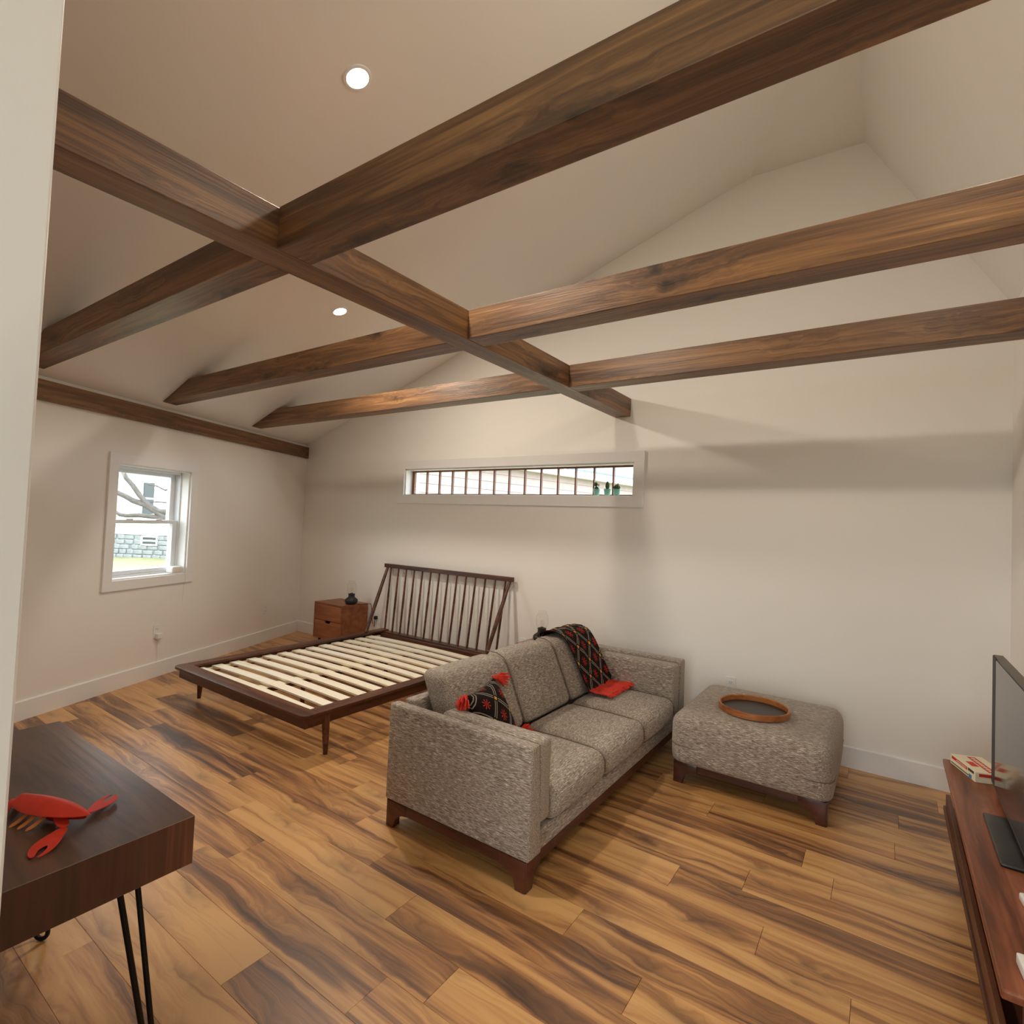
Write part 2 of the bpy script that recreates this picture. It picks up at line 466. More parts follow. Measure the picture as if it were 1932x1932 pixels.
for k in range(0, 33):
    row = k - 7
    ya = y_top - k * PITCH; yb = ya - PITCH
    if yb < -5.35: break
    ya2 = min(ya, .1)
    xj = OFFS.get(row, 5.2 + ((row * .413) % 1.0))
    xs = max(-.15, -(ya) * SA / CA - .16)
    j = math.floor((xs - xj) / PLEN)
    while xj + j * PLEN < XR + .05:
        a, b = max(xj + j * PLEN, xs), min(xj + (j + 1) * PLEN, XR + .1)
        if b - a > .02:
            key = (round(b - a, 3), round(ya2 - yb, 4))
            if key not in plank_cache:
                mb = MB()
                g, c = .0003, .0006
                L, W = key
                v = [(g, g, -.010), (L - g, g, -.010), (L - g, W - g, -.010), (g, W - g, -.010),
                     (g, g, -c), (L - g, g, -c), (L - g, W - g, -c), (g, W - g, -c),
                     (g + c, g + c, 0), (L - g - c, g + c, 0), (L - g - c, W - g - c, 0), (g + c, W - g - c, 0)]
                f = [(3, 2, 1, 0), (8, 9, 10, 11)]
                for o_ in (0, 4):
                    for q in range(4):
                        f.append((o_ + q, o_ + (q + 1) % 4, o_ + 4 + (q + 1) % 4, o_ + 4 + q))
                mb.raw(v, f)
                plank_cache[key] = mb.mesh('plank')
                plank_cache[key].materials.append(M['floor'])
            o = obj('plank', plank_cache[key], None, fl, loc=(a, yb, 0))
            tone = LIGHT.get((row, j), random.choice((.12, .25, .35, .45, .55, .68)))
            o.color = (tone, random.random(), random.random(), 1)
        j += 1

# ------------------------------------------------------------------ walls and ceiling
WT = .20
def wall_panel(name, outer, holes, fn, mat):
    """outer, holes: outlines in wall coordinates (a, z); fn(a, z, d) -> world, d runs outwards"""
    bm = bmesh.new()
    edges = []
    for ring in [outer] + holes:
        vs = [bm.verts.new((a, z, 0)) for a, z in ring]
        edges += [bm.edges.new((vs[i], vs[(i + 1) % len(vs)])) for i in range(len(vs))]
    bmesh.ops.triangle_fill(bm, use_beauty=True, use_dissolve=False, edges=edges)
    faces = list(bm.faces)
    ret = bmesh.ops.extrude_face_region(bm, geom=faces)
    for e in ret['geom']:
        if isinstance(e, bmesh.types.BMVert): e.co.z = 1.0
    for v in bm.verts: v.co = fn(v.co.x, v.co.y, v.co.z * WT)
    mb = MB(); mb.bm.free(); mb.bm = bm
    return struct(name, mb, mat)
# window openings
W1 = (1.815, 2.54, .848, 1.755)              # s0, s1, z0, z1 on the left wall
W2 = (1.735, 4.262, 1.662, 1.932)            # x0, x1, z0, z1 on the gable wall
D2 = (4.98, 6.30, .02, 2.08)                 # glazed door behind the camera
W3 = (5.02, 6.26, 2.24, 2.86)                # unseen glazing added above that door to brighten the gable
rect = lambda a0, a1, z0, z1: [(a0, z0), (a1, z0), (a1, z1), (a0, z1)]
S_END = 6.0 / CA
wall_panel('wall_left', rect(-.22, S_END + .1, -.06, ZE + .02), [rect(*W1)], lambda a, z, d: lw(a, -d, z), M['wall'])
XF = (PKZ - ZE) / KK / CA                    # where the left slope turns flat at the gable
zr = PKZ - MR * (XR - PKX)
wall_panel('wall_back', [(-.05, -.06), (XR + .1, -.06), (XR + .1, zr), (XR, zr + .02), (PKX, PKZ + .02), (XF, PKZ + .02), (0, ZE + .02), (-.05, ZE)], [rect(*W2)],
           lambda a, z, d: Vector((a, d, z)), M['wall'])
wall_panel('wall_right', rect(YB - .1, .0, -.06, zr + .02), [], lambda a, z, d: Vector((XR + d, a, z)), M['wall'])
wall_panel('wall_front', [(2.5, -.06), (XR + .1, -.06), (XR + .1, 2.9), (6.02, 3.5), (2.5, 2.4)], [rect(*D2), rect(*W3)], lambda a, z, d: Vector((a, YB - d, z)), M['wall'])
# near partition whose edge stands at the left of the view
PXE, PYE = 4.862, -3.750
mb = MB(); mb.box(PXE - .12, PXE, YB, PYE, -.009, 3.2, .004, 2)
for v in mb.bm.verts:
    if v.co.z > 3.0: v.co.z = ceil_left(v.co.x, v.co.y) - .001
struct('wall_partition', mb, M['trim'])
# ceiling
yq = -((PKX * CA) - (PKZ - ZE) / KK) / SA
XA = (PKZ + MR * PKX - ZE - KK * YB * SA) / (KK * CA + MR)
def zc_r(x): return PKZ - MR * (x - PKX)
mb = MB()
xl_end = -YB * SA / CA
V = [(0, 0), (XF, 0), (PKX, yq), (XA, YB), (xl_end, YB), (PKX, 0), (XR, 0), (XR, YB)]
zz = [ZE, PKZ, PKZ, zc_r(XA), ZE, PKZ, zc_r(XR), zc_r(XR)]
t_ = .15
vs = [(x, y, z) for (x, y), z in zip(V, zz)] + [(x, y, z + t_) for (x, y), z in zip(V, zz)]
fs = [(0, 1, 2, 3, 4), (1, 5, 2), (5, 6, 7, 3, 2)]
fs = [f for f in fs] + [tuple(8 + i for i in f) for f in fs]
ring = [0, 1, 5, 6, 7, 3, 4]
for i in range(len(ring)):
    a, b = ring[i], ring[(i + 1) % len(ring)]
    fs.append((a, b, 8 + b, 8 + a))
mb.raw(vs, fs)
struct('ceiling', mb, M['ceiling'])

# baseboards
BB, BT = .128, .014
prof = lambda top: [(0, 0), (BT, 0), (BT, top - .006), (BT - .006, top), (0, top)]
struct('baseboard_left', MB().prism(prof(BB), lambda a, b, d: lw(d, a, b), .012, S_END), M['trim'])
struct('baseboard_back', MB().prism(prof(BB), lambda a, b, d: Vector((d, -a, b)), .0, XR), M['trim'])
struct('baseboard_right', MB().prism(prof(BB), lambda a, b, d: Vector((XR - a, d, b)), YB, -BT), M['trim'])

# ------------------------------------------------------------------ window 1 (left wall, double hung)
w1 = sgroup('window_1')
def wbox(mb, s0, s1, o0, o1, z0, z1, bevel=.0015):
    t = MB().box(s0, s1, o0, o1, z0, z1, bevel, 2)
    for v in t.bm.verts: v.co = lw(v.co.x, v.co.y, v.co.z)
    m_ = bpy.data.meshes.new('t'); t.bm.to_mesh(m_); t.bm.free(); mb.bm.from_mesh(m_); bpy.data.meshes.remove(m_)
    return mb
s0, s1, z0, z1 = W1
cw = .078
for (a0, a1, b0, b1) in ((s0 - cw, s1 + cw, z1, z1 + cw), (s0 - cw, s1 + cw, z0 - cw, z0), (s0 - cw, s0, z0, z1), (s1, s1 + cw, z0, z1)):
    obj('casing', wbox(MB(), a0, a1, .0005, .019, b0, b1), M['trim'], w1)
jt = .012
for (a0, a1, b0, b1) in ((s0, s1, z1 - jt, z1), (s0, s1, z0, z0 + jt), (s0, s0 + jt, z0, z1), (s1 - jt, s1, z0, z1)):
    obj('jamb', wbox(MB(), a0, a1, -.19, .0, b0, b1, .0005), M['trim'], w1)
zm = 1.300
def sash(nm, o0, o1, za, zb, top, bot):
    r = .048
    mb = MB()
    a0, a1 = s0 + jt + .012, s1 - jt - .012
    wbox(mb, a0, a0 + r, o0, o1, za, zb); wbox(mb, a1 - r, a1, o0, o1, za, zb)
    wbox(mb, a0 + r, a1 - r, o0, o1, zb - top, zb); wbox(mb, a0 + r, a1 - r, o0, o1, za, za + bot)
    so = obj(nm, mb, M['sash'], w1)
    om = (o0 + o1) / 2
    obj('pane', wbox(MB(), a0 + r - .004, a1 - r + .004, om - .003, om + .003, za + bot - .004, zb - top + .004, 0), M['glass'], so)
    return so
mb = MB()
wbox(mb, s0 + jt, s0 + jt + .012, -.17, -.075, z0 + jt, z1 - jt); wbox(mb, s1 - jt - .012, s1 - jt, -.17, -.075, z0 + jt, z1 - jt)
wbox(mb, s0 + jt, s1 - jt, -.17, -.075, z1 - jt - .020, z1 - jt); wbox(mb, s0 + jt, s1 - jt, -.17, -.075, z0 + jt, z0 + jt + .014)
obj('window_frame', mb, M['sash'], w1)
sash('upper_sash', -.165, -.130, zm - .012, z1 - jt - .020, .026, .028)
ls = sash('lower_sash', -.122, -.087, z0 + jt + .014, zm + .016, .028, .034)
mb = MB()
for sx in (s0 + .22, s1 - .22): wbox(mb, sx - .03, sx + .03, -.125, -.085, zm + .016, zm + .026)
obj('sash_lock', mb, M['sash'], ls)

# window 2 (gable wall, ribbon of small panes)
w2 = sgroup('window_2')
x0, x1, z0, z1 = W2
cw2 = .085
for (a0, a1, b0, b1) in ((x0 - cw2, x1 + cw2, z1, z1 + cw2), (x0 - cw2, x1 + cw2, z0 - cw2, z0), (x0 - cw2, x0, z0, z1), (x1, x1 + cw2, z0, z1)):
    obj('casing', MB().box(a0, a1, -.019, -.0005, b0, b1, .0015), M['trim'], w2)
for (a0, a1, b0, b1) in ((x0, x1, z1 - jt, z1), (x0, x1, z0, z0 + .008), (x0, x0 + jt, z0, z1), (x1 - jt, x1, z0, z1)):
    obj('jamb', MB().box(a0, a1, 0, .19, b0, b1, .0005), M['trim'], w2)
ya_, yb_ = .088, .118
fx0, fx1 = x0 + jt + .004, x1 - jt - .004
zf0, zf1 = z0 + .008, z1 - jt
fr = MB()
fr.box(fx0, fx0 + .030, ya_, yb_, zf0, zf1, .001); fr.box(fx1 - .030, fx1, ya_, yb_, zf0, zf1, .001)
fr.box(fx0 + .03, fx1 - .03, ya_, yb_, zf1 - .014, zf1, .001); fr.box(fx0 + .03, fx1 - .03, ya_, yb_, zf0, zf0 + .012, .001)
obj('sash_frame', fr, M['brown_muntin'], w2)
step = (fx1 - fx0 - .06) / 14
for k in range(14):
    xa = fx0 + .03 + k * step
    if k:
        obj('muntin', MB().box(xa - .0065, xa + .0065, ya_ + .002, yb_ - .002, zf0 + .012, zf1 - .014, .001), M['brown_muntin'], w2)
    obj('pane', MB().box(xa + .0065, xa + step - .0065, .101, .105, zf0 + .010, zf1 - .012), M['glass'], w2)

# glazed door behind the camera (lets the daylight in)
d1 = sgroup('door_1')
for (a0, a1, b0, b1) in ((D2[0] - .08, D2[0], 0, D2[3] + .08), (D2[1], D2[1] + .08, 0, D2[3] + .08), (D2[0], D2[1], D2[3], D2[3] + .08)):
    obj('casing', MB().box(a0, a1, YB + .0005, YB + .019, b0, b1, .0015), M['trim'], d1)
fr = MB()
for (a0, a1, b0, b1) in ((D2[0], D2[0] + .07, .02, 2.08), (D2[1] - .07, D2[1], .02, 2.08), (5.605, 5.675, .02, 2.08)): fr.box(a0, a1, YB - .10, YB - .06, b0, b1, .002)
for (a0, a1) in ((D2[0] + .07, 5.605), (5.675, D2[1] - .07)):
    fr.box(a0, a1, YB - .10, YB - .06, .02, .12, .002); fr.box(a0, a1, YB - .10, YB - .06, 1.98, 2.08, .002)
obj('door_frame', fr, M['trim'], d1)
for (a0, a1) in ((D2[0] + .07, 5.605), (5.675, D2[1] - .07)):
    obj('pane', MB().box(a0, a1, YB - .083, YB - .077, .12, 1.98), M['glass'], d1)

w3 = sgroup('added_window_3')  # out-of-view window added for more daylight on the upper gable
def plain_window(root, fn, a0, a1, z0, z1, bars):
    """casing and glazed frame; fn maps a box (a, depth outwards, z) into the wall"""
    def bx(mb, *q):
        t = MB().box(*q, .0015); m_ = bpy.data.meshes.new('t')
        for v in t.bm.verts: v.co = fn(v.co)
        t.bm.to_mesh(m_); t.bm.free(); mb.bm.from_mesh(m_); bpy.data.meshes.remove(m_); return mb
    for q in ((a0 - .07, a1 + .07, z1, z1 + .07), (a0 - .07, a1 + .07, z0 - .07, z0), (a0 - .07, a0, z0, z1), (a1, a1 + .07, z0, z1)):
        obj('casing', bx(MB(), q[0], q[1], -.019, -.0005, q[2], q[3]), M['trim'], root)
    f = MB(); r = .045
    bx(f, a0, a0 + r, .06, .10, z0, z1); bx(f, a1 - r, a1, .06, .10, z0, z1); bx(f, a0 + r, a1 - r, .06, .10, z0, z0 + r); bx(f, a0 + r, a1 - r, .06, .10, z1 - r, z1)
    for k in range(1, bars): bx(f, a0 + (a1 - a0) * k / bars - .02, a0 + (a1 - a0) * k / bars + .02, .06, .10, z0 + r, z1 - r)
    obj('window_frame', f, M['trim'], root)
    obj('pane', bx(MB(), a0 + r, a1 - r, .078, .082, z0 + r, z1 - r), M['glass'], root)
plain_window(w3, lambda c: Vector((c.x, YB - c.y, c.z)), *W3, 2)

def portal(name, mat, sx, sy):
    d = bpy.data.lights.new(name, 'AREA'); d.shape = 'RECTANGLE'; d.size = sx; d.size_y = sy
    d.cycles.is_portal = True
    o = bpy.data.objects.new(name, d); COL.objects.link(o); o.matrix_world = mat
def facing(pos, z_dir):
    """area lamps shine along their local -z"""
    q = (-Vector(z_dir)).to_track_quat('Z', 'Y')
    return Matrix.Translation(pos) @ q.to_matrix().to_4x4()
portal('window_daylight', facing(lw((W1[0] + W1[1]) / 2, -.21, (W1[2] + W1[3]) / 2), (CA, SA, 0)), .74, .92)
portal('ribbon_daylight', facing((3.0, .21, 1.797), (0, -1, 0)), 2.54, .28)
portal('added_transom_daylight', facing((5.64, YB - .21, 2.55), (0, 1, 0)), 1.26, .64)
portal('door_daylight', facing((5.64, YB - .21, 1.05), (0, 1, 0)), 1.34, 2.08)

# ------------------------------------------------------------------ beams
ZB, ZT = 2.295, 2.437
TB = .132
XL1 = 4.2145; XL0 = XL1 - TB                 # long beam between these x
YT = (-3.0127, -2.0229, -1.0126)             # near faces of the three tie beams
def beam_mesh(pts, ax):
    """8 corners given in world space -> local mesh with the grain along local x"""
    return pts
BG = 'stained timber ceiling beams'
def tie(y0, xa_fn, xb_fn, label):
    cx = 3.0
    mb = MB()
    P = []
    for y in (y0, y0 + TB):
        for z in (ZB, ZT):
            P.append((xa_fn(y, z), y, z)); P.append((xb_fn(y, z), y, z))
    t = bmesh.new()
    vs = [t.verts.new(Vector(p) - Vector((cx, y0, ZB))) for p in P]
    for f in ((0, 1, 3, 2), (4, 6, 7, 5), (0, 4, 5, 1), (2, 3, 7, 6), (0, 2, 6, 4), (1, 5, 7, 3)): t.faces.new([vs[i] for i in f])
    bmesh.ops.recalc_face_normals(t, faces=t.faces)
    bmesh.ops.bevel(t, geom=list(t.edges), offset=.003, segments=2, profile=.5, affect='EDGES')
    mb._merge(t)
    o = obj('ceiling_beam', mb, M['beam'], loc=(cx, y0, ZB))
    return tag(o, label, 'beam', BG, 'thing')
names = ('nearest the camera', 'in the middle of the three', 'nearest the ribbon window wall')
for y0, nm in zip(YT, names):
    tie(y0, lambda y, z: x_on_left(y, z - .004) + .004, lambda y, z: XL0 - .001, 'brown tie beam left of the long beam, the one ' + nm)
    tie(y0, lambda y, z: XL1 + .001, lambda y, z: XR - .002, 'brown tie beam right of the long beam, the one ' + nm)
mb = MB().box(-2.9, 3.0, 0, TB, 0, ZT - ZB, .003, 2)
o = obj('ceiling_beam', mb, M['beam'], loc=(XL1, -3.0 - .002, ZB - .001), rot=(0, 0, R(90)))
tag(o, 'long brown beam running from the camera to the ribbon window wall', 'beam', BG, 'thing')
mb = MB().box(-2.2, 2.2, 0, .036, 0, .135, .002, 2)
o = obj('ledger_beam', mb, M['beam'], loc=lw(2.208, .001, 2.103), rot=(0, 0, math.atan2(CA, -SA) + math.pi))
tag(o, 'dark brown board along the top of the left wall', 'beam', BG, 'thing')

# ------------------------------------------------------------------ recessed downlights
def downlight(pos, nrm, label, dim=1.0):
    nrm = Vector(nrm).normalized()
    t = thing('recessed_downlight', label, 'downlight', pos, 0, 'recessed ceiling downlights')
    t.rotation_mode = 'QUATERNION'
    t.rotation_quaternion = (-nrm).to_track_quat('Z', 'Y')   # local +z points into the room's ceiling... lens faces local +z
    obj('lamp_trim', MB().lathe([(.046, .0005), (.046, .006), (.052, .007), (.058, .005), (.060, .0005)], 32), M['trim'], t, 40)
    obj('lens', MB().lathe([(.0, .004), (.046, .004)], 32), M['led'], t)
    d = bpy.data.lights.new('downlight_lamp', 'AREA'); d.shape = 'DISK'; d.size = .14
    d.energy = LAMP_W * dim; d.color = LAMP_COL; d.spread = R(180)
    o = bpy.data.objects.new('downlight_lamp', d); COL.objects.link(o)
    o.parent = t; o.location = (0, 0, .012); o.rotation_euler = (math.pi, 0, 0)
    return t
NL = Vector((KK * CA, KK * SA, -1)).normalized()     # left slope, towards the room
def on_left(x, y): return Vector((x, y, ceil_left(x, y)))
NRr = Vector((-MR, 0, -1)).normalized()
def on_right(x, y): return Vector((x, y, zc_r(x)))
def dl(pos, n, label, dim=1.0): return downlight(pos, -n, label, dim)
dl(on_left(4.065, -2.617), NL, 'bright recessed downlight above the nearest tie beam', 1.35)
dl(on_left(2.604, -1.56), NL, 'small bright recessed downlight between two tie beams, left of the long beam', 1.35)
dl(on_right(6.22, -2.35), NRr, 'recessed downlight on the steep right slope, above the nearest tie beam', .55)
dl(on_right(5.95, -4.9), NRr, 'added unseen downlight on the steep right slope, above the camera', .45)  # unseen lamp added to light the partition and gable from behind

# ------------------------------------------------------------------ outlets
def outlet(pos, n, label, plug=False):
    n = Vector(n).normalized()
    t = thing('wall_outlet', label, 'outlet', pos, math.atan2(n.y, n.x) + math.pi / 2, 'wall outlets')
    obj('cover_plate', MB().box(-.035, .035, -.005, -.0004, -.056, .056, .002, 2), M['plastic_white'], t)
    for dz in (-.021, .021):
        r_ = obj('receptacle', MB().box(-.016, .016, -.0068, -.005, dz - .014, dz + .014, .0008), M['plastic_white'], t)
        mb = MB()
        mb.box(-.008, -.006, -.0072, -.0068, dz - .004, dz + .006); mb.box(.006, .008, -.0072, -.0068, dz - .004, dz + .006)
        mb.box(-.002, .002, -.0072, -.0068, dz - .010, dz - .006)
        obj('slot', mb, M['black'], r_)
    return t
outlet((5.016, 0, .358), (0, -1, 0), 'white outlet on the wall behind the footstool')
outlet((1.412, 0, .335), (0, -1, 0), 'white outlet with a black plug beside the headboard')
outlet((3.285, 0, .36), (0, -1, 0), 'white outlet between the headboard and the far nightstand')
outlet(lw(.646, 0, .358), (CA, SA, 0), 'white outlet near the far corner of the left wall')
outlet(lw(2.081, 0, .382), (CA, SA, 0), 'white outlet under the left window with a white plug-in')
pl = thing('plug_adapter', 'small white plug-in adapter hanging in the outlet under the left window', 'plug', lw(2.075, .008, .345), math.atan2(SA, CA) + math.pi / 2)
obj('body', MB().box(-.028, .022, -.035, -.0008, -.022, .022, .004), M['plastic_white'], pl)
obj('cord', MB().tube([(-.004, -.012, -.022), (-.003, -.008, -.1), (.002, -.007, -.2), (0, -.0075, -.215)], .0018, 6), M['plastic_white'], pl)

# window sensor on the sill of window 1
sn = thing('window_sensor', 'small white plastic box with a cord on the left window sill', 'sensor', lw(1.905, -.035, W1[2] + jt), math.atan2(SA, CA) + math.pi / 2)
obj('body', MB().box(-.055, .06, -.045, .03, .0005, .055, .012, 3), M['plastic_white'], sn, 40)
obj('cord', MB().tube([(.062, -.03, .012), (.075, -.046, .004), (.078, -.059, -.02), (.078, -.060, -.09), (.079, -.042, -.12), (.079, -.041, -.26)], .0016, 6), M['plastic_white'], sn)

# ------------------------------------------------------------------ bed
bed = thing('platform_bed', 'dark walnut platform bed with spindle headboard and bare pale slats', 'bed', (2.40, -1.10, 0))
BX, BYc = 2.40, -1.10
L = lambda x, y, z: (x - BX, y - BYc, z)
def lbox(mb, x0, x1, y0, y1, z0, z1, bev=.002): return mb.box(x0 - BX, x1 - BX, y0 - BYc, y1 - BYc, z0, z1, bev, 2)
bx0, bx1, by0, by1 = 1.60, 3.20, -2.10, -.085
def rail(name, x0, x1, y0, y1, z0, z1, along_y, bev=.003, mat=None):
    """each board has its own local x along its length"""
    ln = (y1 - y0) if along_y else (x1 - x0)
    wd = (x1 - x0) if along_y else (y1 - y0)
    mb = MB().box(-ln / 2, ln / 2, -wd / 2, wd / 2, 0, z1 - z0, bev, 2)
    return obj(name, mb, mat or M['bed'], bed, loc=L((x0 + x1) / 2, (y0 + y1) / 2, z0), rot=(0, 0, R(90) if along_y else 0))
# top trim boards with rounded foot corners
rc = .05
foot = [(bx0, by0 + .105), (bx0, by0 + rc)] + [(bx0 + rc - rc * math.cos(q), by0 + rc - rc * math.sin(q)) for q in (.4, .8, 1.2)] + [(bx0 + rc, by0)] + \
       [(bx1 - rc, by0)] + [(bx1 - rc + rc * math.sin(q), by0 + rc - rc * math.cos(q)) for q in (.4, .8, 1.2)] + [(bx1, by0 + rc), (bx1, by0 + .105)]
obj('foot_board', MB().prism([(x - BX, y - BYc) for x, y in foot], lambda a, b, d: Vector((a, b, d)), .254, .273, .003), M['bed'], bed, 40)
rail('side_trim', bx0, bx0 + .09, by0 + .1055, by1, .254, .273, True)
rail('side_trim', bx1 - .09, bx1, by0 + .1055, by1, .254, .273, True)
rail('apron', bx0 + .035, bx0 + .060, by0 + .06, by1, .185, .2535, True)
rail('apron', bx1 - .060, bx1 - .035, by0 + .06, by1, .185, .2535, True)
rail('apron', bx0 + .035, bx1 - .035, by0 + .034, by0 + .0595, .185, .2535, False)
rail('head_rail', bx0 + .0905, bx1 - .0905, by1 - .075, by1, .200, .262, False)
rail('head_inner_rail', bx0 + .0905, bx1 - .0905, by1 - .110, by1 - .0755, .185, .250, False)
# legs
for (lx, ly) in ((1.650, -1.915), (3.150, -1.915), (1.650, -.30), (3.150, -.30)):
    sgn = -1 if lx < 2 else 1
    mb = MB().tube([L(lx + sgn * .014, ly, 0), L(lx + sgn * .010, ly, .09), L(lx + sgn * .004, ly, .18), L(lx + sgn * .004, ly, .252)], [.013, .019, .023, .023], 12)
    obj('leg', mb, M['bed'], bed, 50)
for ly in (-1.55, -.75):
    obj('centre_leg', MB().tube([L(2.39, ly, 0), L(2.39, ly, .19)], .016, 10), M['bed'], bed, 50)
rail('centre_beam', 2.36, 2.42, -2.02, by1 - .112, .19, .222, True)
for sx in (bx0 + .062, bx1 - .094): rail('slat_ledge', sx, sx + .030, -2.03, by1 - .112, .205, .228, True, .001, M['pine'])
rail('slat_strip', 2.345, 2.435, -2.04, -.28, .2225, .2285, True, .001, M['pine'])
slat_me = MB()
slat_me.grid(12, 1, lambda u, v: Vector((-.715 + 1.43 * u, -.037 + .074 * v, .006 + .012 * (1 - (2 * u - 1) ** 2))))
slat_me.grid(12, 1, lambda u, v: Vector((-.715 + 1.43 * u, -.037 + .074 * v, -.006 + .012 * (1 - (2 * u - 1) ** 2))), flip=True)
bmesh.ops.remove_doubles(slat_me.bm, verts=slat_me.bm.verts, dist=1e-6)
be = [e for e in slat_me.bm.edges if e.is_boundary]
bmesh.ops.bridge_loops(slat_me.bm, edges=be)
slat_mesh = slat_me.mesh('slat'); slat_mesh.materials.append(M['pine'])
for k in range(13):
    obj('slat', slat_mesh, None, bed, loc=L(2.39, -1.952 + .1345 * k, .2350))
# headboard
HY0, HY1 = by1 - .035, -.050
rail('head_top_rail', 1.555, 3.190, HY1 - .018, HY1 + .018, .898, .938, False, .004)
for k in range(14):
    xb = 1.665 + (3.085 - 1.665) * k / 13; xt = 1.640 + (3.108 - 1.640) * k / 13
    obj('spindle', MB().tube([L(xb, HY0, .2625), L((xb + xt) / 2, (HY0 + HY1) / 2, .58), L(xt, HY1, .897)], [.0095, .0115, .0085], 10), M['bed'], bed, 50)
for xb, xt in ((1.655, 1.590), (3.145, 3.155)):
    obj('head_post', MB().tube([L(xb, -.355, .2735), L((xb + xt) / 2, (-.355 + HY1) / 2, .59), L(xt, HY1 - .001, .8975)], [.015, .019, .014], 12), M['bed'], bed, 50)

# ------------------------------------------------------------------ nightstands and lamps
NG = 'nightstands beside the bed'
def nightstand(loc, label, legh=.11):
    t = thing('nightstand', label, 'nightstand', loc, 0, NG)
    w, d, h = .46, .34, .487
    z0 = legh
    body = MB()
    th = .016
    body.box(-w / 2, w / 2, -d / 2, d / 2, h - th, h, .002); body.box(-w / 2, w / 2, -d / 2, d / 2, z0, z0 + th, .002)
    body.box(-w / 2, -w / 2 + th, -d / 2, d / 2, z0 + th, h - th, .001); body.box(w / 2 - th, w / 2, -d / 2, d / 2, z0 + th, h - th, .001)
    body.box(-w / 2 + th, w / 2 - th, d / 2 - .01, d / 2, z0 + th, h - th, 0)
    obj('body', body, M['nightstand'], t)
    zi0, zi1 = z0 + th + .003, h - th - .003
    zmid = (zi0 + zi1) / 2 + .005
    xi = w / 2 - th - .003
    cut = [(-.045, 0), (-.032, .020), (.032, .020), (.045, 0)]
    lower = [(-xi, zi0), (xi, zi0), (xi, zmid - .003), (.05, zmid - .003), (.035, zmid - .028), (-.035, zmid - .028), (-.05, zmid - .003), (-xi, zmid - .003)]
    obj('drawer', MB().prism(lower, lambda a, b, q: Vector((a, q, b)), -d / 2 + .002, -d / 2 + .02, .001, 1), M['nightstand'], t)
    obj('drawer', MB().box(-xi, xi, -d / 2 + .002, -d / 2 + .02, zmid + .002, zi1, .001), M['nightstand'], t)
    for sx in (-1, 1):
        for sy in (-1, 1):
            obj('leg', MB().tube([(sx * (w / 2 - .05), sy * (d / 2 - .05), 0), (sx * (w / 2 - .05), sy * (d / 2 - .05), z0)], [.010, .016], 10), M['black'], t, 50)
    return t
nA = (1.050, -.195, 0); nB = (3.762, -.300, 0)
nightstand(nA, 'orange-brown two-drawer nightstand in the far left corner, in full view')
nightstand(nB, 'orange-brown nightstand mostly hidden behind the sofa back')
LG = 'black table lamps with glass domes'
def lamp(loc, label):
    t = thing('table_lamp', label, 'lamp', loc, 0, LG)
    obj('lamp_base', MB().lathe([(0, 0), (.048, 0), (.056, .006), (.066, .028), (.068, .04), (.062, .054), (.040, .070), (.033, .078), (.033, .100), (.036, .103), (.036, .108), (.028, .108), (.026, .100), (0, .100)], 28), M['lamp_base'], t, 40)
    prof_o = [(.030, .109), (.044, .124), (.049, .14), (.050, .185), (.047, .205), (.034, .222), (.030, .232), (.030, .250)]
    obj('glass_dome', MB().lathe(prof_o, 28), M['lampglass'], t, 60)
    b = obj('bulb', MB().lathe([(0, .103), (.009, .103), (.010, .120), (.014, .135), (.017, .150), (.012, .165), (0, .170)], 16), M['lampglass'], t, 60)
    obj('bulb_socket', MB().lathe([(0, .1005), (.012, .1005), (.012, .118), (0, .118)], 14), M['tv_edge'], b, 40)
    return t
lA = (1.225, -.205, .4875); lB = (3.655, -.30, .4875)
a_ = lamp(lA, 'black oil-lamp shaped table lamp on the left nightstand')
obj('cord', MB().tube([(.064, .02, .008), (.09, .06, .004), (.12, .10, .004), (.1175, .165, .002), (.122, .172, -.03), (.14, .18, -.20), (.16, .19, -.24), (.175, .175, -.17), (.187, .195, -.145)], .003, 6), M['rubber'], a_)
obj('plug', MB().box(.172, .202, .165, .197, -.158, -.124, .004), M['rubber'], a_)
b_ = lamp(lB, 'black oil-lamp shaped table lamp behind the sofa back')
obj('cord', MB().tube([(-.064, .02, .008), (-.10, .03, .012), (-.13, .10, .004), (-.16, .13, .004), (-.18, .2, -.05), (-.25, .25, -.09), (-.36, .288, -.12)], .003, 6), M['rubber'], b_)

# ------------------------------------------------------------------ sofa
SX0, SX1, SY0, SY1 = 3.992, 4.787, -2.205, -.27
so = thing('sofa', 'grey-brown tweed three-seat sofa with dark walnut base', 'sofa', (4.40, -1.24, 0))
S = lambda x, y, z: (x - 4.40, y + 1.24, z)
def sprism(name, poly, fn, d0, d1, mat, bev=.008, seg=3, smooth=40):
    return obj(name, MB().prism(poly, fn, d0, d1, bev, seg), mat, so, smooth)
